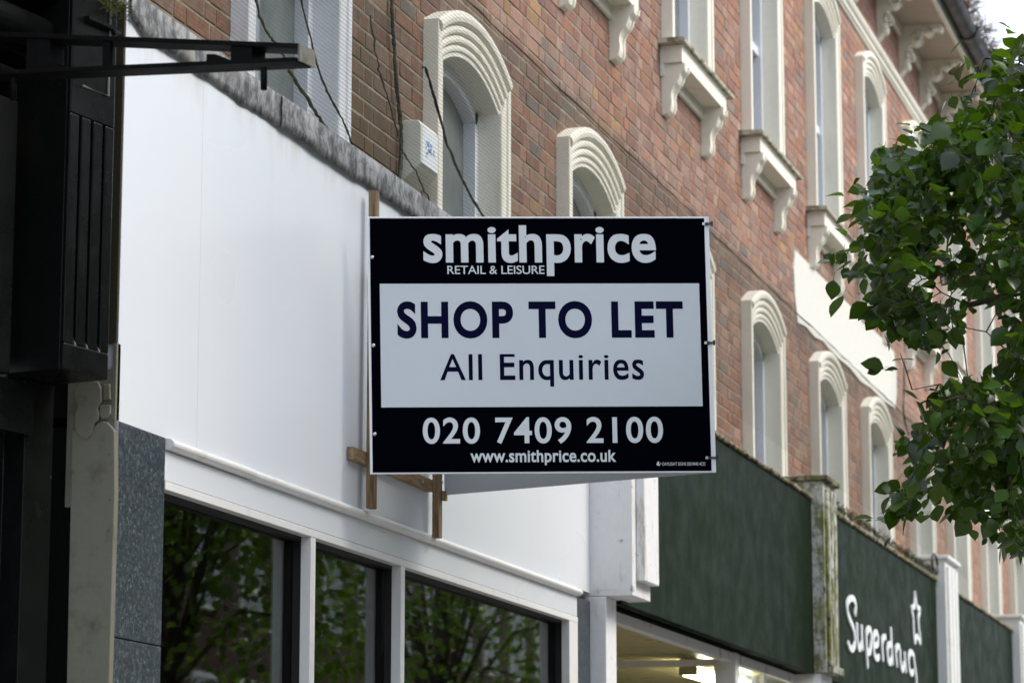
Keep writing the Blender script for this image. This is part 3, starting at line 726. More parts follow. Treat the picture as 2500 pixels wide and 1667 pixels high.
# ------------------------------------------------------------------ green shop fascias
gshop = thing('green_shopfront', (16.5, 3.6, .12), 'long dark green fascia shop with white script lettering and star', 'shop')
YG = 3.60
for k, (a, b_) in enumerate(((13.90, 18.85), (19.27, 24.26), (24.93, 29.25), (29.9, 40.0))):
    MB().box(a, b_, YG, YG+.09, 3.03, 4.165).build('fascia_panel', 'green_fascia', gshop, bevel=.004)
    c = MB(); n_ = int((b_-a)/.03); rows = []            # weathered crusty capping
    for i in range(n_+1):
        x = a+(b_-a)*i/n_; j = lambda s: rng.uniform(-s, s)
        rows.append([(x, YG-.006+j(.002), 4.163+j(.003)), (x, YG-.018+j(.004), 4.170+j(.003)), (x, YG-.020+j(.006), 4.182+j(.004)), (x, YG-.008+j(.006), 4.194+j(.006)), (x, YG+.05, 4.205+j(.008)), (x, YB+.005, 4.27)])
    v = [q for r_ in rows for q in r_]
    c.add(v, [(i*6+j_, (i+1)*6+j_, (i+1)*6+j_+1, i*6+j_+1) for i in range(n_) for j_ in range(5)]).build('capping', 'moss_crust', gshop, smooth=True, fix=False)
MB().box(13.86, 18.86, 3.66, 3.78, 3.030, 3.29).build('fascia_back', 'dark_room', gshop)
MB().box(13.862, 18.9, 3.725, 3.775, 2.972, 3.029).build('head_beam', 'white_peeling', gshop, bevel=.003)
# recessed entrance: boarded ceiling, glazed screen, lit interior
for k in range(7):
    a = 3.80+.235*k
    MB().box(13.9, 22.5, a, a+.230, 3.036, 3.05).build('ceiling_board', 'ceiling_paint', gshop)
MB().box(16.97, 17.03, 3.83, 5.4, 2.955, 2.994).build('transom', 'white_trim', gshop, bevel=.004)
MB().box(16.95, 17.05, 3.705, 3.835, .12, 3.028).build('corner_post', 'white_trim', gshop, bevel=.005)
MB().box(16.99, 17.00, 3.835, 5.4, .3, 2.955).build('screen_glass', 'glass', gshop)
MB().box(16.99, 17.00, 3.835, 5.4, 2.994, 3.034).build('overlight', 'glass', gshop)
iw = MB(); iw.box(13.9, 24.0, 6.2, 6.25, .12, 3.03); iw.box(23.0, 23.05, 3.9, 6.2, .12, 3.03); iw.box(13.86, 13.9, 3.80, 6.2, .12, 3.03)
iw.build('interior_wall', 'ceiling_paint', gshop)
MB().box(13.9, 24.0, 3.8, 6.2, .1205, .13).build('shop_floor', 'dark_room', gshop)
MB().box(17.06, 18.87, 3.76, 3.77, .3, 2.97).build('shop_window', 'glass', gshop)
MB().box(17.9, 17.95, 3.735, 3.775, .3, 2.97).build('mullion', 'white_trim', gshop)
# fluorescent fitting
tp0, tp1 = on_z(1681, 1643, 2.945), on_z(1800, 1678, 2.945)
lamp = thing('strip_light', (tp0.x, tp0.y, 2.945), 'lit twin tube strip light inside the green shop entrance', 'lamp')
dl = Vector((1,0,0)); L0 = tp0.copy()
MB().box(L0.x-.02, L0.x+1.6, L0.y-.05, L0.y+.05, 2.99, 3.03).build('batten', 'white_trim', lamp)
for dy in (-.045, .045):
    MB().tube([(L0.x+.03, L0.y+dy, 2.955), (L0.x+1.55, L0.y+dy, 2.955)], .019, 10).build('tube', 'tube', lamp, smooth=True)
MB().box(L0.x-.02, L0.x+.03, L0.y-.055, L0.y+.055, 2.935, 2.985).build('lamp_holder', 'ceiling_paint', lamp, bevel=.004)

# raised script lettering and star
def strokes(lines, w, parent, name, deep=.02):
    k = 0; m = MB()
    for ln in lines:
        P = [on_y(1900+x*.34247, 1130+y*.34247, YG-.012) for x, y in ln]
        # smooth the traced line
        Q = []
        for i in range(len(P)-1):
            p0, p1, p2, p3 = P[max(i-1, 0)], P[i], P[i+1], P[min(i+2, len(P)-1)]
            for t in (0, .25, .5, .75):
                Q.append(.5*((2*p1)+(p2-p0)*t+(2*p0-5*p1+4*p2-p3)*t*t+(-p0+3*p1-3*p2+p3)*t**3))
        Q.append(P[-1]); n_ = len(Q); f_, b_ = YG-.012-k*.0003, YG-.0005; k += 1
        L, Rr = [], []
        for i in range(n_):
            d = (Q[min(i+1, n_-1)]-Q[max(i-1, 0)]); d.y = 0; d.normalize(); nrm = Vector((-d.z, 0, d.x))
            ww = w*(.75 if i in (0, n_-1) else 1)
            L.append(Q[i]+nrm*ww/2); Rr.append(Q[i]-nrm*ww/2)
        v = []
        for i in range(n_):
            for q in (L[i], Rr[i]):
                v.append((q.x, f_, q.z)); v.append((q.x, b_, q.z))
        fs = []
        for i in range(n_-1):
            a, c = i*4, (i+1)*4
            fs += [(a, c, c+2, a+2), (a+1, a, c, c+1), (a+2, a+3, c+3, c+2)]
        fs += [(0, 1, 3, 2), (4*(n_-1), 4*(n_-1)+2, 4*(n_-1)+3, 4*(n_-1)+1)]
        m.add(v, fs)
    m.build(name, 'letter_white', parent)
LET = [
 [[(552,1085),(556,1010),(538,965),(514,968),(497,1005),(498,1060),(515,1115),(538,1170),(550,1230),(550,1290),(534,1325),(514,1312),(503,1275)]],
 [[(566,1135),(567,1240),(575,1310),(588,1318),(599,1280)],[(599,1150),(600,1240),(606,1335)]],
 [[(631,1190),(634,1320),(642,1462)],[(633,1215),(647,1180),(662,1195),(668,1260),(660,1335),(646,1350),(637,1325)]],
 [[(686,1300),(712,1290),(715,1245),(703,1205),(688,1225),(682,1290),(690,1365),(708,1392),(724,1375)]],
 [[(741,1235),(745,1320),(751,1412)],[(746,1280),(755,1240),(770,1240)]],
 [[(808,1300),(793,1290),(783,1340),(788,1405),(803,1422),(812,1385)],[(806,1165),(811,1300),(820,1440)]],
 [[(839,1300),(843,1370),(851,1452)],[(844,1340),(853,1305),(868,1310)]],
 [[(872,1320),(874,1400),(883,1462),(895,1468),(904,1420)],[(904,1340),(907,1410),(915,1492)]],
 [[(966,1365),(948,1345),(935,1385),(938,1460),(953,1500),(968,1480)],[(967,1355),(976,1440),(988,1530),(988,1610),(974,1640),(958,1615)]],
]
for ln in LET: strokes(ln, .046, gshop, 'letter')
strokes([[(979,915),(992,1020),(1014,1040),(1003,1105),(1006,1170),(1017,1278),(992,1232),(977,1275),(969,1165),(966,1100),(955,1035),(975,1015),(979,915)]], .042, gshop, 'star')

# ------------------------------------------------------------------ black shopfront at the left
dlt = R(11.0); DD = Vector((math.cos(dlt), -math.sin(dlt), 0)); DN = Vector((-math.sin(dlt), -math.cos(dlt), 0)); ZU = Vector((0,0,1))
P0 = on_y(259, 926, 3.655)
bs = thing('black_shopfront', (P0.x-.8, P0.y+.3, .12), 'glossy black old shopfront with fluted pilaster at the left edge', 'shop')
def S_of(px, py): q = on_plane(px, py, P0, DN)-P0; return q.dot(DD), q.z+P0.z
def fbox(name, s0, s1, z0, z1, d0, d1, m_='black_gloss', bevel=.003, parent=None):   # d: outwards from the pilaster face
    m = MB(); a = Vector((P0.x, P0.y, 0))
    c = a+DD*((s0+s1)/2)+ZU*((z0+z1)/2)+DN*((d0+d1)/2)
    m.obox(c, DD*((s1-s0)/2), DN*((d1-d0)/2), ZU*((z1-z0)/2)); return m.build(name, m_, parent or bs, bevel=bevel)
sL, zb_ = S_of(155, 897); sR, _ = S_of(262, 926); zb_ = P0.z
sR += .004
ztop = S_of(180, 0)[1]+.3
fl = [S_of(x, 560)[0] for x in (190.5, 219.5, 249.0)]; fw = .0075
zf0, zf1 = S_of(215, 850)[1], S_of(229, 296)[1]
pil = fbox('fluted_pilaster', sL, sR, zb_, ztop, -.30, -.0145)
edges = [sL]+[e for f in fl for e in (f-fw, f+fw)]+[sR]
for k in range(0, len(edges), 2): fbox('reed', edges[k], edges[k+1], zf0, zf1, -.0142, 0, parent=pil, bevel=.004)
fbox('foot_plate', sL, sR, zb_, zf0-.0004, -.0142, 0, parent=pil, bevel=.004)
fbox('head_plate', sL, sR, zf1+.0004, ztop, -.0142, 0, parent=pil, bevel=.004)
fe = MB()
for f in fl:                                            # rounded flute ends
    c = Vector((P0.x, P0.y, zf0))+DD*f
    rg = [[c+DD*(fw*math.cos(a))+ZU*(.03*t)+DN*(-.0005-.013*t) for a in (0, math.pi/3, 2*math.pi/3, math.pi)] for t in (0, .5, 1)]
    v = [q-ZU*(.008*math.sin((0, math.pi/3, 2*math.pi/3, math.pi)[j % 4])*(1-j//4/2)) for j, q in enumerate([q for r_ in rg for q in r_])]
    fe.add(v, [(i*4+j, i*4+j+1, (i+1)*4+j+1, (i+1)*4+j) for i in range(2) for j in range(3)])
fe.build('flute_end', 'black_gloss', pil, smooth=True)
# raised square panel moulding and sloping ledge near the pilaster head
sa, za = S_of(200, 210); sb, zb2 = S_of(263, 237)
m = MB(); a0 = Vector((P0.x, P0.y, 0))
m.tube([a0+DD*sa+ZU*za+DN*.002, a0+DD*sb+ZU*za+DN*.002, a0+DD*(sb)+ZU*(za+.33)+DN*.002], .004, 6)
m.build('panel_bead', 'iron_worn', pil)
s_l, z_l = S_of(205, 45)
m = MB(); m.extrude([a0+DD*s_l+ZU*(z_l+.006)+DN*0, a0+DD*s_l+ZU*(z_l-.008)+DN*.0, a0+DD*s_l+ZU*(z_l-.004)+DN*.02, a0+DD*s_l+ZU*(z_l+.006)+DN*.02], DD*(sR-s_l)); m.build('ledge', 'black_gloss', pil)
# shop fascia left of the pilaster, set back, with roll moulding and beads
sP, zP = S_of(70, 888)
FB = -.13
fbox('fascia_board', sP-3.2, sL-.085, zP-.004, 3.96, FB-.05, FB)
def roll(name, s0, s1, z, d, r_, m_='black_gloss'):
    m = MB(); m.tube([a0+DD*s0+ZU*z+DN*d, a0+DD*s1+ZU*z+DN*d], r_, 20); return m.build(name, m_, bs, smooth=True)
zr = S_of(60, 38)[1]
roll('roll_moulding', sP-3.2, sL-.012, zr+.015, FB+.02, .052)
roll('roll_moulding', sP-3.2, sL-.012, zr+.145, FB+.05, .040)
zbd = S_of(30, 138)[1]
roll('bead', sP-3.2, sL-.10, zbd, FB+.012, .018)
fbox('cornice_board', sP-3.2, sL-.012, zr-.06, zr+.5, FB-.06, FB-.004)
fbox('side_wall', sP-3.4, sL-.08, 1.2, zP-.006, -.85, -.80, 'dark_room')
fbox('lintel', sP-3.2, sR-.12, zP-.16, zP-.0045, -.70, FB-.052)
fbox('door_frame', S_of(62, 1200)[0]-.04, S_of(62, 1200)[0]+.02, .12, zP-.165, -.42, -.36)
fbox('door_frame', S_of(100, 1200)[0]-.005, S_of(140, 1200)[0]+.02, .12, zP-.20, -.40, -.34)
fbox('door_frame', S_of(140, 1200)[0]+.0215, S_of(165, 1200)[0], .12, zP-.165, -.36, -.28)
fbox('stall_board', sP-3.2, sL-.2, .12, .7, -.30, -.25)
fbox('pilaster_shaft', sL+.09, sR+.004, .12, zb_-.001, -.28, -.20)

# iron hanging-sign bracket, its sign gone
XBk = 7.25
def bp(px, py): return on_x(px, py, XBk)
e1, e2, e3, e4 = bp(727,106), bp(727,149), bp(769,170), bp(769,127)
wd = DD*.082
br = thing('sign_bracket', (XBk, 3.80, 3.9), 'black iron sign bracket with empty hanging pins at upper left', 'bracket')
def flat(name, a, b_, th, m_='iron'):                   # flat bar lying level from a to b, th thick, as wide as the bracket
    m = MB(); t = ZU*th
    m.add([a, b_, b_+wd, a+wd, a-t, b_-t, b_+wd-t, a+wd-t], [(0,1,2,3),(7,6,5,4),(0,4,5,1),(1,5,6,2),(2,6,7,3),(3,7,4,0)]); return m.build(name, m_, br, bevel=.001)
upA, upB = bp(-110, 74), bp(727, 106); loA, loB = bp(-110, 177), bp(722, 139.5)
flat('upper_bar', upA, upB, .0135); flat('lower_bar', loA, loB, .0120)
m = MB(); ou = (upB-upA).normalized()*.006
m.add([e1, e1+wd, e2+wd, e2, e1+ou, e1+wd+ou, e2+wd+ou, e2+ou], [(0,1,2,3),(7,6,5,4),(0,4,5,1),(1,5,6,2),(2,6,7,3),(3,7,4,0)]); m.build('end_plate', 'iron_worn', br, bevel=.001)
for x0, x1 in ((560, 612), (62, 118), (248, 266), (-104, -60)):       # spacers between the bars
    a, b_ = bp(x0, 110), bp(x1, 110); zu = lambda p, A, B: A.z+(B.z-A.z)*(p.y-A.y)/(B.y-A.y)
    m = MB(); v = []
    for off in (DD*.006, DD*.076 if x0 != 248 else DD*.02):
        for p in (a, b_):
            for zz in (zu(p, upA, upB)-.0136, zu(p, loA, loB)+.0004): v.append(Vector((p.x, p.y, zz))+off)
    m.add(v, [(0,2,3,1),(4,5,7,6),(0,1,5,4),(2,6,7,3),(0,4,6,2),(1,3,7,5)]); m.build('spacer', 'iron', br)
for x0, x1, yt in ((500, 562, 131), (98, 165, 147)):                   # lugs
    a, b_ = bp(x0, yt), bp(x1, 160); zu = lambda p: loA.z+(loB.z-loA.z)*(p.y-loA.y)/(loB.y-loA.y)+.0004
    m = MB(); p = [Vector((a.x, a.y, zu(a))), Vector((a.x, a.y, a.z)), a+(b_-a)*.35+ZU*((a.z-b_.z)*.30), Vector((b_.x, b_.y, zu(b_)))]
    m.extrude([q+DD*.008 for q in p], DD*.03).build('lug', 'iron', br)
for px, py0, py1 in ((638.5, 172, 217), (26, 196, 242)):               # hanging pins
    a, b_ = bp(px, py0)+DD*.012, bp(px, py1)+DD*.012
    MB().tube([a+ZU*.01, b_], .0095, 10).build('pin', 'iron', br, smooth=True)

# ------------------------------------------------------------------ alarm box, cables, net
al = thing('alarm_box', (11.8, YB, 4.72), 'cream burglar alarm box with blue print beside the netted arched window', 'alarm box')
ax0, ax1 = 11.668, 11.905; yw, yf = YB-.004, YB-.095
prof = [(yw,4.93),(yf+.012,4.925),(yf,4.905),(yf,4.735),(yf+.022,4.712),(yw,4.655)]
MB().prism_x(prof, ax0, ax1).build('case', 'alarm_plastic', al, bevel=.004)
MB().box(ax0+.012, ax1-.012, yf-.002, yf-.0004, 4.735, 4.900).build('front_cover', 'alarm_face', al)
for k in range(22):                                      # scrambled small blue print
    a_, z_ = .055+.11*rng.random(), 4.775+.075*rng.random(); mm = 'teal_print' if k % 4 == 0 else 'blue_print'
    MB().box(ax0+a_, ax0+a_+rng.uniform(.010,.030), yf-.0030-k*.00003, yf-.0022, z_, z_+rng.uniform(.004,.009)).build('printed_mark', mm, al)

def cable(pts, r_, m_, name, label, cat='cable', jitter=0.0, sub=6):
    P = [Vector(p) for p in pts]; Q = []
    for i in range(len(P)-1):
        p0, p1, p2, p3 = P[max(i-1, 0)], P[i], P[i+1], P[min(i+2, len(P)-1)]
        for k in range(sub):
            t = k/sub; q = .5*((2*p1)+(p2-p0)*t+(2*p0-5*p1+4*p2-p3)*t*t+(-p0+3*p1-3*p2+p3)*t**3)
            Q.append(q+Vector((rng.uniform(-1,1), rng.uniform(-1,1), rng.uniform(-1,1)))*jitter)
    Q.append(P[-1])
    rs = [r_*rng.uniform(.75, 1.25) if jitter else r_ for _ in Q]
    o = MB().tube([q-Vector(P[0])*0 for q in Q], rs, 7).build(name, m_, None, smooth=True, origin=P[0]); return tag(o, label, cat)
Yc = YB-.022
cable([on_y(x, y, Yc) for x, y in ((958,-60),(958,30),(961,90),(964,130),(967,200),(974,260),(978,300),(980,345),(978,395),(975,440))], .0085, 'cable', 'cable', 'black cable hanging down the brickwork beside the alarm box', jitter=.002)
cable([on_y(x, y, YB-.16) for x, y in ((903,40),(915,110),(925,170),(948,240),(968,310),(985,370),(1015,420),(1048,490),(1068,545))], .0036, 'rope', 'rope', 'dull green rope slanting past the alarm box', 'rope', .004)
cable([on_y(x, y, YB-.20) for x, y in ((1032,165),(1040,170),(1058,230),(1078,300),(1090,350),(1102,375),(1120,420),(1150,480),(1190,545))], .006, 'cable', 'cable', 'thin black cable slanting across the netted arched window', jitter=.0015)
cable([on_y(x, y, YB-.24) for x, y in ((706,172),(730,212),(760,255),(790,305),(822,345),(845,372))], .0065, 'rope', 'rope', 'dark frayed rope across the lower right of the white window', 'rope', .003)
cable([on_y(x, y, YB-.22) for x, y in ((730,-30),(755,80),(785,190),(812,248),(840,300),(862,360))], .0042, 'rope', 'rope', 'thin green rope down the right reveal of the white window', 'rope', .003)
cable([on_y(x, y, YB-.20) for x, y in ((622,-30),(634,40),(655,85),(676,110),(700,150))], .0045, 'rope', 'rope', 'limp rope hanging in front of the white window glass', 'rope', .004)
cable([on_y(x, y, YB-.10) for x, y in ((2207,880),(2207,960),(2206,1010),(2218,1060))], .008, 'cable', 'cable', 'thin cable down the plain brick right of the white patch', jitter=.001)

net = thing('bird_net', (8.3, 3.7, 4.46), 'fine bird netting stretched over the first floor windows', 'net')
nm = MB(); NY0, NZ0, NY1, NZ1 = 3.700, 4.455, 3.905, 5.655
def npt(x, t):                                          # point on the sagging net, t up the slope
    sag = .03*math.sin(math.pi*t)*(1+.5*math.sin(x*1.7)); return Vector((x+.012*math.sin(t*9+x*3), NY0+(NY1-NY0)*t+sag*.5, NZ0+(NZ1-NZ0)*t-.03*math.sin(x*1.4)*(1-t)*t*2))
hw = .0008; sp = .0215
rows_ = int(1.26/sp); x_end = 27.0
for i in range(rows_+1):
    t = i/rows_; P = [npt(8.3+(x_end-8.3)*k/75, t) for k in range(76)]
    v = [q+ZU*s*hw for q in P for s in (-1, 1)]
    nm.add(v, [(2*k, 2*k+2, 2*k+3, 2*k+1) for k in range(75)])
for i in range(int((x_end-8.3)/sp)+1):
    x = 8.3+i*sp; P = [npt(x, k/8) for k in range(9)]
    dX = Vector((1,0,0))
    v = [q+dX*s*hw for q in P for s in (-1, 1)]
    nm.add(v, [(2*k, 2*k+2, 2*k+3, 2*k+1) for k in range(8)])
nm.build('mesh', 'net', net, fix=False)
MB().tube([npt(8.3+k*.2, 1.0)+Vector((0, rng.uniform(-.004,.004), rng.uniform(-.006,.006))) for k in range(94)], [.0035*rng.uniform(.6,1.8) for _ in range(94)], 5).build('top_wire', 'rope', net)

# weeds: tuft on the black pilaster head, roots along the gutter, sill weeds
def strands(name, label, centre, n_, spread, length, m_, r_=.0016, parent=None, droop=.4):
    m = MB(); c = Vector(centre)
    for _ in range(n_):
        p = c+Vector((rng.gauss(0,1)*spread[0], rng.gauss(0,1)*spread[1], rng.gauss(0,1)*spread[2])); d = Vector((rng.gauss(0,.6), rng.gauss(0,.5)-.2, rng.uniform(.2,1))).normalized()
        pts = [p]
        for k in range(4):
            d = (d+Vector((rng.gauss(0,.3), rng.gauss(0,.3), -droop*rng.random()))).normalized(); pts.append(pts[-1]+d*length/4*rng.uniform(.6,1.3))
        m.tube(pts, [r_*(1-.18*k) for k in range(5)], 3, False)
    o = m.build(name, m_, parent, origin=None if parent else c, fix=False)
    return o
q = a0+DD*(sR-.06)+ZU*S_of(262, 20)[1]+DN*.03
tag(strands('weed', None, q, 90, (.035,.02,.018), .06, 'moss', .0016), 'dry mossy weed tuft on the black pilaster head', 'weed', kind='stuff')
M['rust_root'] = mat('rust_root', (.16,.055,.028), .9, .1)
n = NT(M['rust_root']); n.color(n.mix(n.ramp(n.noise(6, 5), .4, .6), (.20,.070,.035), (.06,.045,.02)))
m = MB()
for _ in range(2600):
    x = rng.uniform(18, 33); p = Vector((x, 3.40+rng.gauss(0,.035), ZS+.15+abs(rng.gauss(0,.02)))); d = Vector((rng.gauss(0,.7), rng.gauss(-.2,.5), rng.uniform(.1,1))).normalized(); pts = [p]
    for k in range(3):
        d = (d+Vector((rng.gauss(0,.35), rng.gauss(0,.35), -.25*rng.random()))).normalized(); pts.append(pts[-1]+d*rng.uniform(.02,.06)*(1+.8*math.sin(x*3)**2))
    m.tube(pts, .0032, 3, False)
tag(m.build('gutter_weeds', 'rust_root', None, fix=False), 'reddish weeds and roots growing along the roof gutter', 'weeds', kind='stuff')
m = MB()
for _ in range(420):
    x = rng.uniform(19.3, 24.2); p = Vector((x, YG-.01+rng.gauss(0,.012), 4.205)); m.tube([p, p+Vector((rng.gauss(0,.02), rng.gauss(0,.012), rng.uniform(.01,.05))), p+Vector((rng.gauss(0,.04), rng.gauss(0,.02), rng.uniform(.01,.07)))], .0022, 3, False)
tag(m.build('capping_weeds', 'rope', None, fix=False), 'scrubby dead weeds along the green fascia capping', 'weeds', kind='stuff')
# bent wire loop on the white pilaster top
cc = on_y(2282, 1375, 3.48); pts = [cc+Vector((.14*math.cos(a), 0, .075*math.sin(a))) for a in [R(-60)+R(300)*k/14 for k in range(15)]]
tag(MB().tube(pts, .010, 6).build('wire_loop', 'cable', None, smooth=True, origin=cc), 'bent black wire loop beside the clean white pilaster top', 'wire')

# ------------------------------------------------------------------ street trees
def leaf_mesh(seed):
    r_ = random.Random(seed); me = bpy.data.meshes.new('leaf')
    prof = [(0,.0),(.10,.20),(.28,.36),(.50,.40),(.72,.28),(.90,.10),(1.0,.0)]          # heart-shaped blade, length 1
    fold = r_.uniform(.10,.34); curl = r_.uniform(-.25,.45); v = []; f = []
    for i, (t, w) in enumerate(prof):
        z = -curl*t*t*.5; v += [(-w, t-.04*(i == 0), z+fold*w), (0, t, z), (w, t-.04*(i == 0), z+fold*w)]
    for i in range(len(prof)-1):
        a = 3*i; f += [(a, a+1, a+4, a+3), (a+1, a+2, a+5, a+4)]
    v += [(-.012,-.45,.06),(.012,-.45,.06),(.012,.02,0),(-.012,.02,0)]; k = 21; f.append((k, k+1, k+2, k+3))
    me.from_pydata(v, [], f); me.update()
    for p in me.polygons: p.use_smooth = True
    return me, v, f
LEAVES = [leaf_mesh(s) for s in range(8)]
def leaf_matrix(p, size, out):
    """hanging leaf: tip outwards and down, blade roughly facing up"""
    d = (out+Vector((rng.gauss(0,.5), rng.gauss(0,.5), rng.gauss(-.55,.45)))).normalized()
    up = (Vector((0,0,1))+Vector((rng.gauss(0,.55), rng.gauss(0,.55), 0))); x = d.cross(up).normalized(); z = x.cross(d)
    return Matrix.Translation(p) @ Matrix((x, d, z)).transposed().to_4x4() @ Matrix.Scale(size, 4)
class LeafCloud:
    def __init__(s): s.v = []; s.f = []; s.t = []
    def add(s, mtx, tint):
        me, v, f = rng.choice(LEAVES); k = len(s.v)
        s.v += [tuple(mtx @ Vector(q)) for q in v]; s.f += [tuple(i+k for i in q) for q in f]; s.t += [tint]*len(f)
    def build(s, name, m_, parent):
        o0 = Vector(parent['_o']); me = bpy.data.meshes.new(name); me.from_pydata([tuple(Vector(q)-o0) for q in s.v], [], s.f); me.update()
        a = me.attributes.new('tint', 'FLOAT', 'FACE'); a.data.foreach_set('value', s.t)
        for p in me.polygons: p.use_smooth = True
        me.materials.append(M[m_]); o = bpy.data.objects.new(name, me); col.objects.link(o); o.parent = parent; o['kind'] = 'stuff'; return o
for me, _, _ in LEAVES: me.materials.append(M['leaf'])

def inside(poly, x, y):
    c = False; j = len(poly)-1
    for i in range(len(poly)):
        xi, yi = poly[i]; xj, yj = poly[j]
        if (yi > y) != (yj > y) and x < (xj-xi)*(y-yi)/(yj-yi)+xi: c = not c
        j = i
    return c
K = 2500/2352
POLY = [[(2430,95),(2352,98),(2315,108),(2270,140),(2255,165),(2290,200),(2300,235),(2250,245),(2215,275),(2130,285),(2085,305),(2040,330),(2015,375),(1985,425),(1965,462),(1995,490),(1998,535),(1968,580),(1930,602),(1960,630),(1998,650),(1985,690),(2005,720),(2035,740),(2062,780),(2110,778),(2170,765),(2212,790),(2235,740),(2235,690),(2262,700),(2290,760),(2352,790),(2450,800)],
        [(2450,790),(2352,800),(2310,800),(2275,855),(2225,868),(2170,880),(2115,885),(2150,925),(2175,965),(2125,985),(2085,1005),(2085,1030),(2110,1060),(2092,1105),(2045,1140),(2050,1162),(2068,1200),(2085,1195),(2112,1140),(2130,1155),(2165,1130),(2195,1115),(2232,1165),(2252,1200),(2290,1185),(2312,1230),(2352,1262),(2450,1300)]]
HOLES = [(2180,668,24,16),(2262,740,34,52),(2115,850,46,26),(2245,620,14,10),(2160,1010,14,10),(2225,1000,16,14),(2290,1110,14,12),(2120,640,12,9),(2205,700,14,10),(2300,930,12,8),(2170,560,10,8)]
tree = thing('street_tree', (11.2, -.75, .12), 'leafy heart leaved street tree whose branches hang in from the right', 'tree', 'street trees along the pavement')
TB = Vector((11.2, -.75, .12))
br_ = MB(); limb0 = Vector((11.15, -.55, 3.3)); limb1 = Vector((11.0, .1, 4.4))
MB().tube([TB-Vector((0,0,.02)), TB+Vector((.02,.02,.3)), TB+Vector((.03,.08,1.5)), limb0, Vector((11.25,-.5,4.6)), Vector((11.4,-.6,5.8))], [.19,.15,.13,.12,.075,.03], 12).build('trunk', 'bark', tree, smooth=True)
br_.tube([limb0, Vector((11.08,-.2,3.9)), limb1, Vector((10.8,.75,4.75)), Vector((10.5,1.25,4.95))], [.075,.062,.05,.034,.018], 8)
br_.tube([limb1, Vector((10.85,.5,4.1)), Vector((10.6,1.0,3.85)), Vector((10.4,1.4,3.72))], [.04,.03,.02,.01], 8)
hubs = [Vector((10.5,1.25,4.95)), Vector((10.8,.75,4.75)), Vector((10.6,1.0,3.85)), Vector((10.4,1.4,3.72)), limb1, Vector((10.7,1.0,4.4))]
br_.tube([limb1, Vector((10.85,.6,4.45)), Vector((10.7,1.0,4.4))], [.035,.025,.015], 8)
singles, cloud = [], LeafCloud()
targets = []
for pi, poly in enumerate(POLY):
    xs = [p[0] for p in poly]; ys = [p[1] for p in poly]; want = 205 if pi == 0 else 150; got = 0
    while got < want:
        x, y = rng.uniform(min(xs), max(xs)), rng.uniform(min(ys), max(ys))
        if not inside(poly, x, y): continue
        if any(((x-hx)/(hrx+16))**2+((y-hy)/(hry+16))**2 < 1 for hx, hy, hrx, hry in HOLES): continue
        targets.append(at_depth(x*K, y*K, rng.uniform(9.1, 10.9))); got += 1
# twig ends that stick out of the outline
for x, y in ((1925,606),(1958,470),(2000,700),(2068,812),(2240,158),(2095,895),(2035,1150),(2072,1195),(2345,75),(2215,255),(2238,228),(2300,1215),(2120,795),(2262,135)):
    targets.append(at_depth(x*K, y*K, rng.uniform(9.4, 10.2)))
leaf_pts = []
joined = [(h, None) for h in hubs]                      # twigs grow outwards, each from the nearest wood already there
for tg in sorted(targets, key=lambda q: min((q-h).length for h in hubs)):
    j = min(joined, key=lambda q: (q[0]-tg).length)[0]; L_ = (tg-j).length
    mid = j.lerp(tg, .5)+Vector((rng.gauss(0,.04), rng.gauss(0,.04), .05+rng.gauss(0,.03)))*min(1, L_*2)
    w0 = .0022+.004*min(1.0, L_); br_.tube([j, j.lerp(mid, .5), mid, tg], [w0, w0*.9, w0*.75, .0012], 4, False); joined += [(tg, None), (mid, None)]
    out = (tg-j).normalized()
    for k in range(rng.randint(13, 18)):
        t = rng.random(); p = mid.lerp(tg, .35+.65*t)+Vector((rng.gauss(0,.048), rng.gauss(0,.048), rng.gauss(0,.048)))
        leaf_pts.append((p, out))
shown = []
for p, out in leaf_pts:
    px, py = project(p); dx, dy = px/K, py/K
    if any(((dx-hx)/(hrx+2))**2+((dy-hy)/(hry+2))**2 < 1 for hx, hy, hrx, hry in HOLES): continue
    if px < 2352*K-0 and not any(inside(q_, dx, dy) for q_ in POLY) and rng.random() < .75: continue
    shown.append((p, out, (p-EYE).dot(FWD), 0 < px < 2490))
shown.sort(key=lambda q: (not q[3], q[2]))
mats_ = []
for i, (p, out, _, vis) in enumerate(shown):
    size = rng.choice((.030,.042,.050,.056,.062,.068,.076))*rng.uniform(.85,1.15)
    mx = leaf_matrix(p, size, out)
    if i < 300 and vis:
        o = bpy.data.objects.new('leaf', rng.choice(LEAVES)[0]); col.objects.link(o); o.parent = tree; mx.translation -= TB; o.matrix_local = mx
    else: cloud.add(mx, rng.random())
# the rest of the crown, round the trunk and out of the picture
for _ in range(2600):
    a, b_, r_ = rng.uniform(0, 2*math.pi), rng.uniform(-1, 1), rng.random()**.4
    p = Vector((11.5, -.35, 4.6))+Vector((math.cos(a)*math.sqrt(1-b_*b_)*1.5, math.sin(a)*math.sqrt(1-b_*b_)*1.4, b_*1.9))*r_
    px, py = project(p)
    if px < 2520: continue
    cloud.add(leaf_matrix(p, rng.uniform(.05,.07), (p-Vector((11.4,-.3,4.4))).normalized()), rng.random())
for _ in range(5200):  # high unseen crown, added to shade the fascia from sun and sky
    a, b_, r_ = rng.uniform(0, 2*math.pi), rng.uniform(-1, 1), rng.random()**.4
    p = Vector((11.3, -.2, 7.2))+Vector((math.cos(a)*math.sqrt(1-b_*b_)*2.6, math.sin(a)*math.sqrt(1-b_*b_)*2.3, b_*2.4))*r_
    px, py = project(p)
    if px < 2540 and py > -60: continue
    cloud.add(leaf_matrix(p, rng.uniform(.06,.09), (p-Vector((11.4,-.3,6.6))).normalized()), rng.random())
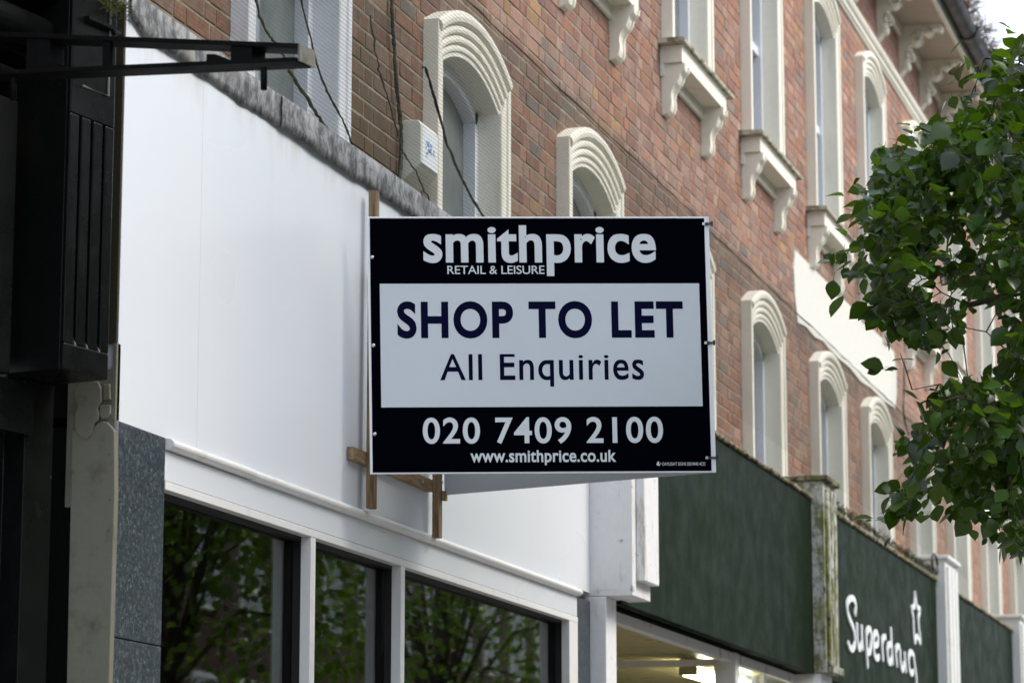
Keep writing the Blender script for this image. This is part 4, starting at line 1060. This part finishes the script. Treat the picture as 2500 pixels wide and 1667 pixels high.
for k in range(14):
    a = k*2.4; q_ = Vector((11.3+1.9*math.cos(a), -.2+1.7*math.sin(a), 6.0+.22*k))
    br_.tube([Vector((11.25,-.5,4.6+.05*k)), Vector((11.3,-.4,5.4)).lerp(q_, .5), q_], [.045,.028,.008], 6, False)
for _ in range(1500):                                   # leaves round the forks of the limbs, just outside the picture
    d = Vector((rng.gauss(0,1), rng.gauss(0,1), rng.gauss(0,1))).normalized()*rng.random()**.4
    p = Vector((10.85, .55, 4.45))+Vector((d.x*.75, d.y*.95, d.z*1.0)); px, py = project(p)
    if px > 2512: cloud.add(leaf_matrix(p, rng.uniform(.045,.068), d.normalized()), rng.random())
cloud.build('foliage', 'leaf', tree)
br_.build('branch', 'bark', tree, smooth=True)

def far_tree(loc, label, hgt, rad, n_, seed):
    global rng
    rng = random.Random(seed); L = Vector(loc)
    t = thing('street_tree', loc, label, 'tree', 'street trees along the pavement')
    MB().tube([L, L+Vector((.03,0,.4)), L+Vector((.05,.03,hgt*.45)), L+Vector((0,0,hgt*.85))], [.13,.10,.08,.03], 10).build('trunk', 'bark', t, smooth=True)
    c = LeafCloud(); lb = MB(); lobes = []
    for k in range(26):
        a = 2*math.pi*k/26*2.4; q = L+Vector((math.cos(a)*rad*rng.uniform(.25,.75), math.sin(a)*rad*rng.uniform(.25,.75), hgt*rng.uniform(.34,.97))); lobes.append(q)
        lb.tube([L+Vector((.04,.02,hgt*.40)), (L+Vector((0,0,hgt*.5))).lerp(q, .5), q], [.028,.016,.006], 5, False)
    for _ in range(n_):
        q = rng.choice(lobes); d = Vector((rng.gauss(0,1), rng.gauss(0,1), rng.gauss(0,.8))).normalized()*(rad*.46*rng.random()**.35)
        c.add(leaf_matrix(q+d, rng.uniform(.055,.095), d.normalized()), rng.random())
    c.build('foliage', 'leaf_far', t); lb.build('branch', 'bark', t)
def terrace(x0, x1, label, wallc, h):  # row added out of view to darken glossy reflections and block low sky
    t = thing('terrace_house', ((x0+x1)/2, -14.0, .12), label, 'building', 'houses across the road')
    MB().box(x0, x1, -24, -14.0, .12, h).build('wall', wallc, t)
    MB().add([(x0,-13.7,h),(x1,-13.7,h),(x1,-19,h+3.2),(x0,-19,h+3.2),(x0,-24.3,h),(x1,-24.3,h)], [(0,1,2,3),(3,2,5,4),(0,3,4),(1,5,2),(0,4,5,1)]).build('roof', 'roof_tile', t)
    for z0 in (3.9, 6.9):
        x = x0+1.0
        while x < x1-1.6:
            w_ = MB().box(x, x+1.1, -14.02, -13.93, z0, z0+1.8).build('window', 'cream_paint', t)
            MB().box(x+.09, x+1.01, -13.929, -13.92, z0+.09, z0+1.71).build('pane', 'dull_glass', w_); x += 2.3
    MB().box(x0+.4, x1-.4, -14.05, -13.9, .12, 3.1).build('shopfront', 'black_gloss', t)
M['old_brick'] = mat('old_brick', (.10,.06,.045), .9, .2)
for k, (x0, x1, h) in enumerate(((-70,-46,9.5),(-46,-22,10.5),(-22,2,9.8),(2,26,10.6),(26,50,9.7),(50,80,10.4))):
    terrace(x0, x1, ['low dark brick terrace across the road, farthest behind the viewer','tall dark brick terrace across the road well behind the viewer','dark brick terrace across the road just behind the viewer','dark brick terrace straight across the road from the board','low dark brick terrace across the road beyond the trees','dark brick terrace across the road at the far end'][k], 'old_brick', h)
far_tree((19.4, -.9, .12), 'first bushy street tree mirrored in the shop window glass', 7.2, 1.9, 11000, 21)
far_tree((27.0, -1.3, .12), 'second bushy street tree mirrored in the shop window glass', 7.6, 2.2, 9000, 22)
far_tree((35.0, -1.6, .12), 'farthest bushy street tree mirrored in the shop window glass', 7.8, 2.4, 8000, 23)
for o in list(bpy.data.objects):
    if '_o' in o: del o['_o']
